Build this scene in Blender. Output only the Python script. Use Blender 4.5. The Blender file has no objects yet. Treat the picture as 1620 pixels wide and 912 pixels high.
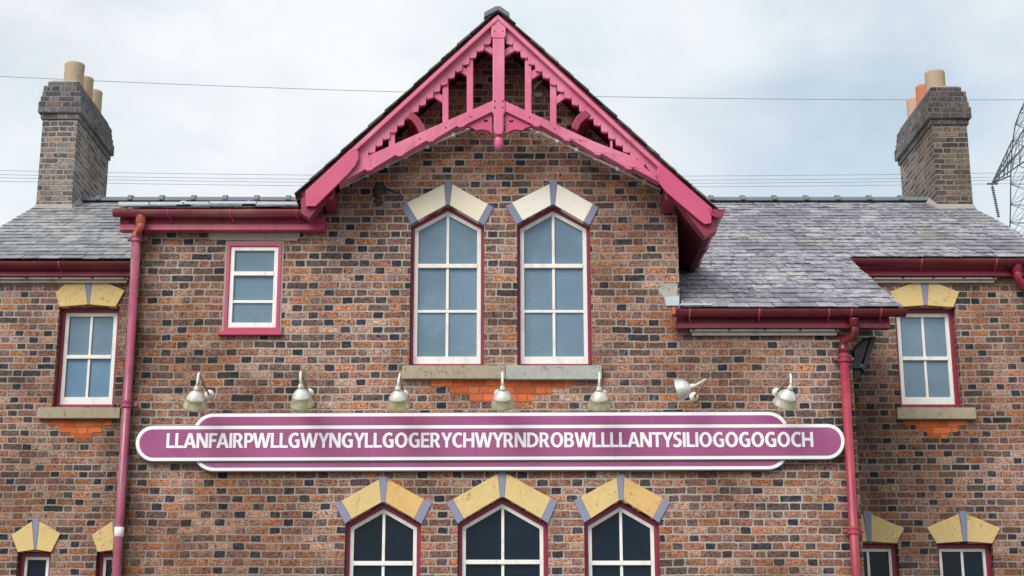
import bpy, bmesh, math, random
from mathutils import Vector, Matrix
from mathutils.geometry import tessellate_polygon
random.seed(7)
R = math.radians
SC = bpy.context.scene
COL = SC.collection

# ------------------------------------------------------------------ camera
FPX, TH, CX, CY, EYE = 2430.0, R(14.3), 790.0, 456.0, 1.6
cam_d = bpy.data.cameras.new('camera'); cam = bpy.data.objects.new('camera', cam_d); COL.objects.link(cam)
cam_d.sensor_width = 36; cam_d.lens = FPX / 1620 * 36; cam_d.shift_x = 20 / 1620
cam_d.clip_start = 0.1; cam_d.clip_end = 6000
cam.location = (0, 0, EYE); cam.rotation_euler = (R(90) + TH, 0, 0)
SC.camera = cam

# ------------------------------------------------------------------ world, sun, exposure
SUN_EL, SUN_AZ = R(40), R(212)      # azimuth clockwise from +Y: behind the viewer, to the left
w = bpy.data.worlds.new('World'); SC.world = w; w.use_nodes = True
nt = w.node_tree; nt.nodes.clear()
out = nt.nodes.new('ShaderNodeOutputWorld'); bg = nt.nodes.new('ShaderNodeBackground')
sky = nt.nodes.new('ShaderNodeTexSky'); sky.sky_type = 'NISHITA'; sky.sun_disc = False
sky.sun_elevation = SUN_EL; sky.sun_rotation = SUN_AZ; sky.air_density = 1.2; sky.dust_density = 2.0
tc = nt.nodes.new('ShaderNodeTexCoord')
def wnoise(scale, detail, rough, loc):
    mp = nt.nodes.new('ShaderNodeMapping'); mp.inputs['Location'].default_value = loc
    mp.inputs['Scale'].default_value = (1, 1, 1.7)
    nt.links.new(tc.outputs['Generated'], mp.inputs['Vector'])
    n = nt.nodes.new('ShaderNodeTexNoise'); n.inputs['Scale'].default_value = scale
    n.inputs['Detail'].default_value = detail; n.inputs['Roughness'].default_value = rough
    nt.links.new(mp.outputs[0], n.inputs['Vector']); return n
def wramp(src, stops):
    r = nt.nodes.new('ShaderNodeValToRGB'); nt.links.new(src, r.inputs[0])
    e = r.color_ramp.elements
    while len(e) < len(stops): e.new(0.5)
    for i, (p, c) in enumerate(stops): e[i].position = p; e[i].color = c
    return r
n1 = wnoise(3.2, 6, 0.55, (3.1, 0.4, 1.3)); n2 = wnoise(4.2, 5, 0.5, (7.7, 2.0, 0.2))
fac = wramp(n1.outputs['Fac'], [(0.36, (0.62,) * 3 + (1,)), (0.56, (0.95,) * 3 + (1,))])
shade = wramp(n2.outputs['Fac'], [(0.28, (4.1, 4.85, 5.5, 1)), (0.42, (5.5, 6.1, 6.4, 1)), (0.56, (6.6, 6.8, 6.9, 1))])
mx = nt.nodes.new('ShaderNodeMix'); mx.data_type = 'RGBA'
nt.links.new(fac.outputs[0], mx.inputs[0]); nt.links.new(sky.outputs[0], mx.inputs[6]); nt.links.new(shade.outputs[0], mx.inputs[7])
nt.links.new(mx.outputs[2], bg.inputs[0]); bg.inputs[1].default_value = 0.1
nt.links.new(bg.outputs[0], out.inputs[0])
sun_d = bpy.data.lights.new('sun', 'SUN'); sun_d.energy = 2.1; sun_d.angle = R(36); sun_d.color = (1.0, 0.96, 0.9)
sun = bpy.data.objects.new('sun', sun_d); COL.objects.link(sun)
sd = Vector((math.sin(SUN_AZ) * math.cos(SUN_EL), math.cos(SUN_AZ) * math.cos(SUN_EL), math.sin(SUN_EL)))
sun.rotation_euler = sd.to_track_quat('Z', 'Y').to_euler()
vs = SC.view_settings; vs.view_transform = 'Standard'; vs.look = 'None'; vs.exposure = 0.55; vs.gamma = 1; vs.use_curve_mapping = False

# ------------------------------------------------------------------ measuring helpers (survey of the facade)
def P(px, py, Y):
    u = (px - CX) / FPX; v = (CY - py) / FPX
    dy = math.cos(TH) - v * math.sin(TH); dz = math.sin(TH) + v * math.cos(TH)
    t = Y / dy
    return Vector((u * t, Y, EYE + dz * t))
def XZ(px, py, Y):
    p = P(px, py, Y); return (p.x, p.z)
def Z(py, Y): return P(CX, py, Y).z
def X(px, py, Y): return P(px, py, Y).x
Y0, Y1 = 14.8, 16.85

# ------------------------------------------------------------------ materials
def newmat(name):
    m = bpy.data.materials.new(name); m.use_nodes = True
    n = m.node_tree; b = n.nodes['Principled BSDF']; return m, n, b
class NB:
    def __init__(s, nt): s.nt = nt
    def node(s, t): return s.nt.nodes.new(t)
    def link(s, a, b): s.nt.links.new(a, b)
    def val(s, inp, v):
        if isinstance(v, (int, float)): inp.default_value = v
        elif isinstance(v, (tuple, list)): inp.default_value = v
        else: s.link(v, inp)
    def m(s, op, a, b=0.0, c=0.0):
        n = s.node('ShaderNodeMath'); n.operation = op
        s.val(n.inputs[0], a); s.val(n.inputs[1], b); s.val(n.inputs[2], c); return n.outputs[0]
    def rng(s, x, a, b, c=0.0, d=1.0, smooth=True):
        n = s.node('ShaderNodeMapRange'); n.interpolation_type = 'SMOOTHSTEP' if smooth else 'LINEAR'
        s.val(n.inputs[0], x)
        for i, v in enumerate((a, b, c, d)): n.inputs[i + 1].default_value = v
        return n.outputs[0]
    def noise(s, vec, scale, detail=3, rough=0.5, col=False):
        n = s.node('ShaderNodeTexNoise'); n.inputs['Scale'].default_value = scale
        n.inputs['Detail'].default_value = detail; n.inputs['Roughness'].default_value = rough
        if vec is not None: s.link(vec, n.inputs['Vector'])
        return n.outputs['Color' if col else 'Fac']
    def mix(s, f, a, b, mode='MIX'):
        n = s.node('ShaderNodeMix'); n.data_type = 'RGBA'; n.blend_type = mode
        s.val(n.inputs[0], f)
        for i, v in ((6, a), (7, b)):
            if isinstance(v, tuple): v = v + (1,) if len(v) == 3 else v
            s.val(n.inputs[i], v)
        return n.outputs[2]
    def ramp(s, x, stops, const=False):
        r = s.node('ShaderNodeValToRGB'); s.link(x, r.inputs[0])
        if const: r.color_ramp.interpolation = 'CONSTANT'
        e = r.color_ramp.elements
        while len(e) < len(stops): e.new(0.5)
        for i, (p, c) in enumerate(stops): e[i].position = p; e[i].color = tuple(c) + (1,)
        return r.outputs[0]
    def xyz(s, x, y, z):
        n = s.node('ShaderNodeCombineXYZ'); s.val(n.inputs[0], x); s.val(n.inputs[1], y); s.val(n.inputs[2], z); return n.outputs[0]
    def sep(s, v):
        n = s.node('ShaderNodeSeparateXYZ'); s.link(v, n.inputs[0]); return n.outputs
    def white(s, v):
        n = s.node('ShaderNodeTexWhiteNoise'); s.link(v, n.inputs['Vector']); return n.outputs['Value'], n.outputs['Color']
    def bump(s, h, dist, strength=1.0):
        n = s.node('ShaderNodeBump'); n.inputs['Distance'].default_value = dist; n.inputs['Strength'].default_value = strength
        s.link(h, n.inputs['Height']); return n.outputs[0]

STRETCH = [(0.0, (.36, .175, .12)), (.12, (.22, .115, .09)), (.22, (.35, .17, .10)), (.34, (.38, .225, .17)), (.46, (.29, .135, .09)), (.56, (.16, .10, .08)),
           (.66, (.42, .27, .21)), (.76, (.40, .17, .09)), (.83, (.26, .145, .12)), (.93, (.10, .075, .068)), (.975, (.042, .042, .05))]
HEADER = [(0.0, (.034, .036, .047)), (.20, (.06, .052, .056)), (.36, (.25, .125, .095)), (.48, (.36, .20, .15)), (.58, (.12, .082, .075)),
          (.74, (.34, .17, .105)), (.86, (.22, .14, .12))]
def brick_mat(name, stretch=STRETCH, header=HEADER, mortar=(.43, .375, .33), course=.0755, unit=.322, joint=.0062, tint=None, smear=.45, shift=0.0, grime=1.0, speck=1.0, warp=1.0, stains=()):
    m, n, b = newmat(name); s = NB(n)
    geo = s.node('ShaderNodeNewGeometry'); pos = geo.outputs['Position']; px, py, pz = s.sep(pos)
    nx = s.m('ABSOLUTE', s.sep(geo.outputs['True Normal'])[0])
    side = s.m('GREATER_THAN', nx, .7)
    h = s.m('ADD', s.m('MULTIPLY', px, s.m('SUBTRACT', 1.0, side)), s.m('MULTIPLY', py, side))
    big = s.sep(s.noise(pos, 1.6, 2, .5, True)); fine = s.sep(s.noise(pos, 28, 3, .6, True))
    z = s.m('ADD', pz, s.m('MULTIPLY', s.m('SUBTRACT', big[0], .5), .030 * warp)); z = s.m('ADD', z, s.m('MULTIPLY', s.m('SUBTRACT', fine[0], .5), .018 * warp))
    h2 = s.m('ADD', h, s.m('MULTIPLY', s.m('SUBTRACT', big[1], .5), .09)); h2 = s.m('ADD', h2, s.m('MULTIPLY', s.m('SUBTRACT', fine[1], .5), .020 * warp))
    zz = s.m('ADD', s.m('DIVIDE', z, course), 100.0 + shift); row = s.m('FLOOR', zz); fz = s.m('SUBTRACT', zz, row)
    rv, rc = s.white(s.xyz(row, 3.7, 1.1)); rj = s.sep(rc)
    hh = s.m('ADD', s.m('DIVIDE', h2, unit), s.m('MULTIPLY', s.m('MODULO', row, 2.0), .5))
    hh = s.m('ADD', hh, s.m('MULTIPLY', rj[0], .16)); k = s.m('FLOOR', hh); f = s.m('SUBTRACT', hh, k)
    isH = s.m('GREATER_THAN', f, .665)
    lo = s.m('MULTIPLY', isH, .665); hi = s.m('ADD', .665, s.m('MULTIPLY', isH, .335))
    d = s.m('MULTIPLY', s.m('MINIMUM', s.m('SUBTRACT', f, lo), s.m('SUBTRACT', hi, f)), unit)
    dz = s.m('MULTIPLY', s.m('MINIMUM', fz, s.m('SUBTRACT', 1.0, fz)), course)
    idv = s.xyz(s.m('ADD', s.m('MULTIPLY', k, 2.0), isH), row, side)
    r1, rcol = s.white(idv); rr = s.sep(rcol)
    jj = s.m('ADD', joint, s.m('MULTIPLY', rr[2], .0035))
    cr = .017
    qa = s.m('MAXIMUM', s.m('SUBTRACT', cr, s.m('ADD', d, .001)), 0.0); qb = s.m('MAXIMUM', s.m('SUBTRACT', cr, dz), 0.0)
    dmin = s.m('SUBTRACT', s.m('SUBTRACT', cr, s.m('SQRT', s.m('ADD', s.m('MULTIPLY', qa, qa), s.m('MULTIPLY', qb, qb)))), jj)
    mask = s.rng(dmin, -.0015, .0025)
    cs = s.ramp(rr[0], stretch, True); ch = s.ramp(rr[0], header, True)
    c = s.mix(isH, cs, ch)
    c = s.mix(1.0, c, s.ramp(rr[1], [(0, (.78, .78, .78)), (1, (1.22, 1.18, 1.15))]), 'MULTIPLY')
    sp = s.noise(pos, 62, 3, .8)                                     # fired speckle
    c = s.mix(1.0, c, s.ramp(sp, [(.36, (1 - .70 * speck,) * 3), (.50, (1, 1, 1)), (.64, (1 + .8 * speck, 1 + .76 * speck, 1 + .72 * speck))]), 'MULTIPLY')
    md = s.noise(pos, 12, 3, .6)
    c = s.mix(s.rng(md, .52, .72, 0, .5 * speck), c, (.10, .07, .06))
    pit = s.noise(pos, 38, 1, .5)
    c = s.mix(s.rng(pit, .66, .72, 0, .85 * speck), c, (.03, .025, .025))
    sm = s.noise(pos, 9, 5, .75)
    sm2 = s.noise(pos, .9, 2, .5)
    c = s.mix(s.m('MULTIPLY', s.rng(sm, .52, .70, 0, smear), s.rng(sm2, .38, .65, .25, 1)), c, tuple(v * .92 for v in mortar))
    mo = s.mix(s.noise(pos, 50, 3, .7), tuple(v * .62 for v in mortar), tuple(min(1, v * 1.32) for v in mortar))
    mo = s.mix(s.rng(s.noise(pos, 2.2, 3, .6), .5, .75, 0, .6), mo, (.19, .165, .14))
    col = s.mix(mask, mo, c)
    g = s.noise(pos, .55, 4, .6)                                     # grime areas
    col = s.mix(s.rng(g, .42, .62, 0, .85 * grime), col, s.mix(1.0, col, (.62, .56, .50), 'MULTIPLY'))
    for sx, sw, so, cc in stains:
        dd = s.m('ABSOLUTE', s.m('SUBTRACT', px, sx)); f_ = s.m('MULTIPLY', s.rng(dd, sw * .25, sw, so, 0), s.rng(s.noise(pos, 3.5, 5, .7), .3, .6, .25, 1))
        col = s.mix(f_, col, s.mix(1.0, col, cc, 'MULTIPLY'))
    s.link(col, b.inputs['Base Color']); b.inputs['Roughness'].default_value = .9; b.inputs['Specular IOR Level'].default_value = .25
    hgt = s.m('ADD', s.m('MULTIPLY', mask, .7), s.m('MULTIPLY', s.noise(pos, 60, 3, .7), .5))
    s.link(s.bump(hgt, .012, .9), b.inputs['Normal'])
    return m

def paint(name, base, rough=.4, var=.18, dirt=None, fade=None, spec=.5, dscale=6, amount=.6, metallic=0.0):
    m, n, b = newmat(name); s = NB(n)
    pos = s.node('ShaderNodeNewGeometry').outputs['Position']
    a = s.noise(pos, 3.0, 5, .6)
    c = s.mix(a, tuple(v * (1 - var) for v in base), tuple(min(1, v * (1 + var)) for v in base))
    if fade: c = s.mix(s.rng(s.noise(pos, 1.3, 4, .6), .42, .7, 0, .8), c, fade)
    if dirt:
        st = s.node('ShaderNodeMapping'); st.inputs['Scale'].default_value = (1, 1, .35); s.link(pos, st.inputs[0])
        c = s.mix(s.rng(s.noise(st.outputs[0], dscale, 6, .75), .50, .66, 0, amount), c, dirt)
    s.link(c, b.inputs['Base Color'])
    s.link(s.rng(a, .3, .7, rough * .8, min(1, rough * 1.25)), b.inputs['Roughness'])
    b.inputs['Specular IOR Level'].default_value = spec; b.inputs['Metallic'].default_value = metallic
    s.link(s.bump(s.noise(pos, 35, 3, .6), .002, .5), b.inputs['Normal'])
    return m
def stone(name, base, dark, scale=14, cracks=True, rough=.85, wear=.5):
    m, n, b = newmat(name); s = NB(n)
    pos = s.node('ShaderNodeNewGeometry').outputs['Position']
    c = s.mix(s.noise(pos, scale * .35, 5, .65), tuple(v * .86 for v in base), tuple(min(1, v * 1.14) for v in base))
    c = s.mix(s.rng(s.noise(pos, scale, 6, .75), .54, .70, 0, wear), c, dark)
    if cracks:
        wv = s.node('ShaderNodeTexNoise'); wv.inputs['Scale'].default_value = 5; wv.inputs['Detail'].default_value = 5; wv.inputs['Distortion'].default_value = 1.5
        s.link(pos, wv.inputs['Vector'])
        ln = s.m('ABSOLUTE', s.m('SUBTRACT', wv.outputs['Fac'], .5))
        gate = s.rng(s.noise(pos, 3, 2), .46, .56)
        c = s.mix(s.m('MULTIPLY', s.rng(ln, 0, .012, .8, 0), gate), c, tuple(v * .35 for v in dark))
    s.link(c, b.inputs['Base Color']); b.inputs['Roughness'].default_value = rough; b.inputs['Specular IOR Level'].default_value = .3
    s.link(s.bump(s.noise(pos, 30, 5, .7), .006, .7), b.inputs['Normal'])
    return m
def slate_mat(name, stops, lichen=.5, green=.3):
    m, n, b = newmat(name); s = NB(n)
    geo = s.node('ShaderNodeNewGeometry'); pos = geo.outputs['Position']; rnd = geo.outputs['Random Per Island']
    c = s.ramp(rnd, stops)
    c = s.mix(1.0, c, s.ramp(s.noise(pos, 7, 4, .7), [(.3, (.68, .68, .7)), (.7, (1.35, 1.35, 1.32))]), 'MULTIPLY')
    big = s.rng(s.noise(pos, .8, 3, .6), .36, .58, .15, 1)
    l = s.m('MULTIPLY', s.rng(s.noise(pos, 13, 5, .8), .49, .57, 0, lichen), big)
    c = s.mix(l, c, (.56, .56, .56))
    c = s.mix(s.m('MULTIPLY', s.rng(s.noise(pos, 1.4, 3, .6), .60, .72, 0, green), s.rng(s.noise(pos, 17, 3), .4, .6)), c, (.22, .24, .09))
    s.link(c, b.inputs['Base Color']); s.link(s.rng(s.noise(pos, 20, 3), .3, .7, .42, .75), b.inputs['Roughness'])
    s.link(s.bump(s.noise(pos, 40, 4, .7), .004, .6), b.inputs['Normal'])
    return m
def glass_mat(name, base, rough=.06, spec=.5):
    m, n, b = newmat(name); s = NB(n)
    pos = s.node('ShaderNodeNewGeometry').outputs['Position']
    c = s.mix(s.rng(s.noise(pos, 1.5, 4, .6), .32, .68), tuple(v * .88 for v in base), tuple(v * 1.12 for v in base))
    c = s.mix(s.rng(s.noise(pos, 6, 5, .7), .58, .78, 0, .25), c, tuple(min(1, v * 1.6 + .02) for v in base))
    s.link(c, b.inputs['Base Color']); b.inputs['Roughness'].default_value = rough; b.inputs['Specular IOR Level'].default_value = spec
    s.link(s.bump(s.noise(pos, 1.7, 2, .5), .01, .25), b.inputs['Normal'])
    return m
M = {}
M['brick'] = brick_mat('flemish_brick', stains=((X(212, 560, Y0), .38, .95, (.48, .45, .43)), (X(1345, 600, Y0), .28, .7, (.55, .52, .50)), (X(208, 560, Y0), .10, .8, (.75, .85, .40))))
WING_S = [(p, tuple(v * .92 for v in c)) for p, c in STRETCH]
M['brick_wing'] = brick_mat('wing_brick', WING_S, HEADER, (.40, .355, .315), smear=.35, shift=.4, stains=((X(200, 560, Y1), .35, .9, (.50, .47, .44)), (X(1352, 600, Y1), .45, .8, (.55, .52, .50))))
CHIM_S = [(0.0, (.19, .165, .155)), (.25, (.13, .115, .115)), (.5, (.23, .20, .18)), (.72, (.085, .08, .085)), (.88, (.28, .18, .145))]
M['brick_chimney'] = brick_mat('sooty_chimney_brick', CHIM_S, CHIM_S, (.36, .335, .305), smear=1.0, speck=1.2)
CAP_S = [(0.0, (.125, .125, .14)), (.3, (.09, .09, .11)), (.6, (.16, .155, .165)), (.9, (.20, .10, .085))]
CAPZ = Z(189, 19.55); CAPH = (Z(128, 19.55) - CAPZ) / 7
M['brick_cap'] = brick_mat('blue_cap_brick', CAP_S, CAP_S, (.27, .265, .26), smear=.5, course=CAPH, shift=-((CAPZ / CAPH) % 1.0), warp=.2)
NEW_S = [(0.0, (.60, .15, .05)), (.3, (.52, .125, .042)), (.6, (.64, .185, .06)), (.85, (.46, .115, .042))]
M['brick_new'] = brick_mat('orange_repair_brick', NEW_S, NEW_S, (.34, .13, .07), smear=.0, joint=.002, grime=.3, speck=.25)
M['pink'] = paint('faded_pink_paint', (.60, .125, .235), .36, .12, fade=(.70, .24, .35), dirt=(.30, .05, .08), amount=.35, dscale=9)
M['plate'] = paint('raspberry_paint', (.52, .065, .155), .40, .12, fade=(.58, .11, .20))
M['crimson'] = paint('crimson_paint', (.25, .015, .045), .36, .15, fade=(.31, .035, .075), dirt=(.16, .02, .03), amount=.5)
M['crimson_old'] = paint('weathered_crimson_paint', (.48, .05, .13), .38, .15, fade=(.50, .14, .14), dirt=(.20, .05, .05), amount=.6)
M['gutter'] = paint('gutter_paint', (.115, .008, .017), .32, .2, fade=(.16, .022, .03), dirt=(.13, .03, .03), amount=.5)
M['gutter_old'] = paint('worn_gutter_paint', (.26, .035, .06), .3, .2, fade=(.30, .13, .11), dirt=(.16, .06, .05), amount=.7)
M['pipe_old'] = paint('faded_pipe_paint', (.32, .065, .125), .28, .15, fade=(.42, .14, .20), dirt=(.16, .04, .06), amount=.8, dscale=10)
M['pipe'] = paint('pipe_paint', (.27, .018, .045), .42, .12, fade=(.42, .06, .09))
M['rust'] = paint('rusty_elbow', (.50, .14, .09), .5, .2, dirt=(.25, .06, .05))
M['frame'] = paint('maroon_frame_paint', (.27, .014, .045), .4, .12)
M['frame_pink'] = paint('raspberry_frame_paint', (.46, .05, .12), .4, .12)
M['white'] = paint('white_joinery_paint', (.80, .79, .76), .4, .05, dirt=(.48, .45, .40), amount=.45, dscale=16)
M['cream'] = paint('cream_plastic', (.52, .49, .42), .5, .1, dirt=(.25, .22, .18))
M['tape'] = paint('white_tape', (.75, .73, .70), .5, .05)
M['yellow'] = stone('ochre_painted_stone', (.66, .49, .22), (.48, .34, .15), 16, wear=.4)
M['orange_stone'] = stone('amber_painted_stone', (.66, .43, .17), (.50, .27, .09), 12, wear=.35)
M['pale_yellow'] = stone('cream_painted_stone', (.84, .77, .60), (.70, .62, .45), 8, False, wear=.25)
M['pale'] = stone('chalky_painted_stone', (.86, .82, .72), (.74, .69, .58), 8, False, wear=.25)
M['blue_stone'] = stone('slate_blue_painted_stone', (.235, .255, .37), (.17, .18, .26), 12, False, wear=.4)
M['sill_tan'] = stone('mossy_sandstone', (.37, .32, .23), (.19, .165, .12), 10, wear=.7)
M['sill_grey'] = stone('grey_sandstone', (.38, .39, .36), (.20, .20, .19), 8, wear=.7)
M['cement'] = stone('cement', (.42, .39, .34), (.24, .22, .19), 14, wear=.7)
M['flaunch'] = stone('mortar_fillet', (.33, .305, .28), (.20, .18, .16), 12, False, wear=.6)
M['lead'] = stone('lead_flashing', (.46, .53, .59), (.70, .73, .75), 10, False, .45, wear=.7)
M['pot'] = stone('buff_terracotta', (.42, .32, .22), (.24, .20, .16), 5, False, wear=.8)
M['pot_orange'] = stone('orange_terracotta', (.50, .19, .10), (.32, .13, .08), 8, False, wear=.4)
M['pot_pink'] = stone('pinkish_terracotta', (.50, .33, .24), (.34, .22, .16), 8, False, wear=.4)
M['slate'] = slate_mat('purple_slate', [(0, (.10, .09, .12)), (.3, (.17, .155, .19)), (.6, (.23, .22, .25)), (.8, (.14, .125, .165)), (1, (.32, .31, .33))], .62, .6)
M['slate_l'] = slate_mat('blue_grey_slate', [(0, (.13, .135, .15)), (.4, (.19, .195, .205)), (.8, (.28, .285, .29)), (1, (.17, .175, .19))], .4, .15)
M['slate_edge'] = slate_mat('dark_slate', [(0, (.055, .05, .055)), (1, (.11, .10, .10))], .3, .6)
M['ridge'] = stone('blue_ridge_clay', (.15, .17, .20), (.10, .12, .12), 9, False, .55, wear=.5)
M['glass_up'] = glass_mat('window_glass_blind_and_sky', (.135, .215, .285))  # reflected sky put into the pane colour together with the blind
M['glass_blue'] = glass_mat('bright_blue_window_glass', (.12, .235, .36))  # brighter blue pane colour for one lower sash
M['glass_low'] = glass_mat('dark_window_glass', (.006, .016, .028), .04, .20)
M['black'] = paint('black_metal', (.012, .014, .018), .45, .2)
M['brown'] = paint('brown_porcelain', (.055, .02, .02), .2, .2)
M['steel'] = paint('galvanised_steel', (.075, .095, .10), .5, .15, metallic=.2)
M['wire'] = paint('weathered_wire', (.22, .24, .26), .6, .1)
M['bolt'] = paint('dark_bolt', (.16, .02, .04), .5, .1)
M['board'] = paint('roof_board', (.06, .045, .04), .9, .2)

# ------------------------------------------------------------------ mesh helpers
class MB:
    def __init__(s): s.v = []; s.f = []
    def add(s, vs, fs):
        o = len(s.v); s.v += [Vector(v) for v in vs]; s.f += [tuple(i + o for i in f) for f in fs]; return s
    def prism(s, poly, a, b, holes=(), plane='XZ'):
        """extrude a 2D outline (with holes) between depths a and b"""
        def mk(p, d): return (p[0], d, p[1]) if plane == 'XZ' else ((d, p[0], p[1]) if plane == 'YZ' else (p[0], p[1], d))
        loops = [list(poly)] + [list(h) for h in holes]
        flat = [p for l in loops for p in l]; n = len(flat)
        tris = tessellate_polygon([[Vector((p[0], p[1], 0)) for p in l] for l in loops]) if (holes or len(poly) > 4) else None
        vs = [mk(p, a) for p in flat] + [mk(p, b) for p in flat]
        fs = []
        if tris is None:
            fs += [tuple(range(n)), tuple(range(n, 2 * n))[::-1]]
        else:
            fs += [tuple(t) for t in tris] + [tuple(i + n for i in t)[::-1] for t in tris]
        o = 0
        for l in loops:
            k = len(l)
            for i in range(k):
                j = (i + 1) % k; fs.append((o + i, o + i + n, o + j + n, o + j))
            o += k
        return s.add(vs, fs)
    def box(s, x0, x1, y0, y1, z0, z1):
        return s.prism([(x0, z0), (x1, z0), (x1, z1), (x0, z1)], y0, y1)
    def tube(s, pts, r, n=10, cap=True):
        pts = [Vector(p) for p in pts]; rs = r if isinstance(r, (list, tuple)) else [r] * len(pts)
        rings = []; up = None
        for i, p in enumerate(pts):
            t = (pts[min(i + 1, len(pts) - 1)] - pts[max(i - 1, 0)]).normalized()
            if up is None:
                up = Vector((0, 0, 1)) if abs(t.z) < .9 else Vector((0, 1, 0))
            a = t.cross(up).normalized(); bb = a.cross(t).normalized(); up = bb
            rings.append([p + (a * math.cos(2 * math.pi * k / n) + bb * math.sin(2 * math.pi * k / n)) * rs[i] for k in range(n)])
        vs = [v for rg in rings for v in rg]; fs = []
        for i in range(len(rings) - 1):
            for k in range(n):
                fs.append((i * n + k, i * n + (k + 1) % n, (i + 1) * n + (k + 1) % n, (i + 1) * n + k))
        if cap: fs += [tuple(range(n))[::-1], tuple((len(rings) - 1) * n + k for k in range(n))]
        return s.add(vs, fs)
    def lathe(s, origin, axis, prof, n=24, cap=False):
        """prof: list of (distance along axis, radius)"""
        o = Vector(origin); ax = Vector(axis).normalized()
        a = ax.orthogonal().normalized(); bb = ax.cross(a)
        vs = []; fs = []
        for d, r in prof:
            for k in range(n):
                t = 2 * math.pi * k / n; vs.append(o + ax * d + (a * math.cos(t) + bb * math.sin(t)) * r)
        for i in range(len(prof) - 1):
            for k in range(n): fs.append((i * n + k, i * n + (k + 1) % n, (i + 1) * n + (k + 1) % n, (i + 1) * n + k))
        if cap: fs += [tuple(range(n))[::-1], tuple((len(prof) - 1) * n + k for k in range(n))]
        return s.add(vs, fs)
    def ring(s, outer, inner, a, b, plane='XZ'):
        return s.prism(outer, a, b, holes=[inner], plane=plane)
def link(name, mb, mat, parent=None, bevel=0, smooth=False, recalc=True):
    me = bpy.data.meshes.new(name); me.from_pydata([tuple(v) for v in mb.v], [], mb.f); me.update()
    if recalc:
        bm = bmesh.new(); bm.from_mesh(me); bmesh.ops.recalc_face_normals(bm, faces=bm.faces); bm.to_mesh(me); bm.free()
    if smooth: me.polygons.foreach_set('use_smooth', [True] * len(me.polygons))
    o = bpy.data.objects.new(name, me); COL.objects.link(o)
    mats = mat if isinstance(mat, (list, tuple)) else [mat]
    for q in mats: me.materials.append(q)
    if parent is not None:
        o.parent = parent
        o.location = -Vector(parent['_w']) if '_w' in parent else (0, 0, 0)
    if bevel:
        bv = o.modifiers.new('edge', 'BEVEL'); bv.width = bevel; bv.segments = 2; bv.limit_method = 'ANGLE'; bv.angle_limit = R(40)
    return o
def thing(name, label, cat, loc, group=None):
    o = bpy.data.objects.new(name, None); COL.objects.link(o); o.location = loc; o['_w'] = list(loc)
    o['label'] = label; o['category'] = cat
    if group: o['group'] = group
    o.empty_display_size = .3
    return o
def tag(o, label, cat, group=None):
    o['label'] = label; o['category'] = cat
    if group: o['group'] = group
    return o
def inset(poly, d):
    """offset a convex polygon inwards"""
    n = len(poly); A = sum(poly[i][0] * poly[(i + 1) % n][1] - poly[(i + 1) % n][0] * poly[i][1] for i in range(n))
    sgn = 1 if A > 0 else -1; lines = []
    for i in range(n):
        p = Vector(poly[i]); q = Vector(poly[(i + 1) % n]); t = (q - p).normalized(); nn = Vector((-t.y, t.x)) * sgn
        lines.append((p + nn * d, t))
    res = []
    for i in range(n):
        p, t = lines[i - 1]; q, u = lines[i]
        den = t.x * u.y - t.y * u.x
        k = ((q.x - p.x) * u.y - (q.y - p.y) * u.x) / den
        res.append((p.x + t.x * k, p.y + t.y * k))
    return res
def px_poly(pts, Y): return [XZ(a, b, Y) for a, b in pts]

# ================================================================== SETTING: ground
g = MB().add([(-400, -400, 0), (400, -400, 0), (400, 600, 0), (-400, 600, 0)], [(0, 1, 2, 3)])
gm = stone('grassy_ground', (.10, .11, .06), (.06, .07, .035), 3, False)
o = link('ground', g, gm); o['kind'] = 'structure'
pv = MB().box(-14, 14, -6, 17, -.2, .02)
o = link('pavement', pv, stone('tarmac', (.16, .155, .15), (.10, .10, .10), 20, False)); o['kind'] = 'structure'

# ================================================================== BUILDING
B = thing('station_building', 'two-storey brick railway station building with raspberry red gable and slate roofs', 'building', (0, 16, 0))

XL = X(209, 370, Y0); XR = X(1348, 570, Y0)                 # corners of the projecting centre block
XGR = X(1073, 400, Y0); XGL = X(515, 350, Y0)               # gable wall shoulders
VL, VR = -6.2, 6.33                                          # roof verges at the far ends
YG = 14.35                                                  # plane of the gable boards
YE, YEW = 14.68, 16.74                                      # fascia planes: centre block, wings
# main roof plane
ZE = Z(489, 14.62); ZW = Z(412, 16.66)
SL = (ZW - ZE) / (16.66 - 14.62)
def zroof(y): return ZE + SL * (y - 14.62)
YR = 20.0; ZR = zroof(YR)
ZD = Z(331, 14.62); SD = (ZR - ZD) / (YR - 14.62)           # shallow left roof over the centre block
def zdorm(y): return ZD + SD * (y - 14.62)
A = P(788, 22, YG); Rr = P(1128, 335, YG); Ll = P(479, 303, YG)
XC, ZA = A.x, A.z
SG = ((ZA - Rr.z) / (Rr.x - XC) + (ZA - Ll.z) / (XC - Ll.x)) / 2
def zgab(x): return ZA - SG * abs(x - XC)
ZS_R = Z(519, YE); ZS_L = Z(364, YE); ZS_W = Z(437, YEW)      # soffit levels

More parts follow.
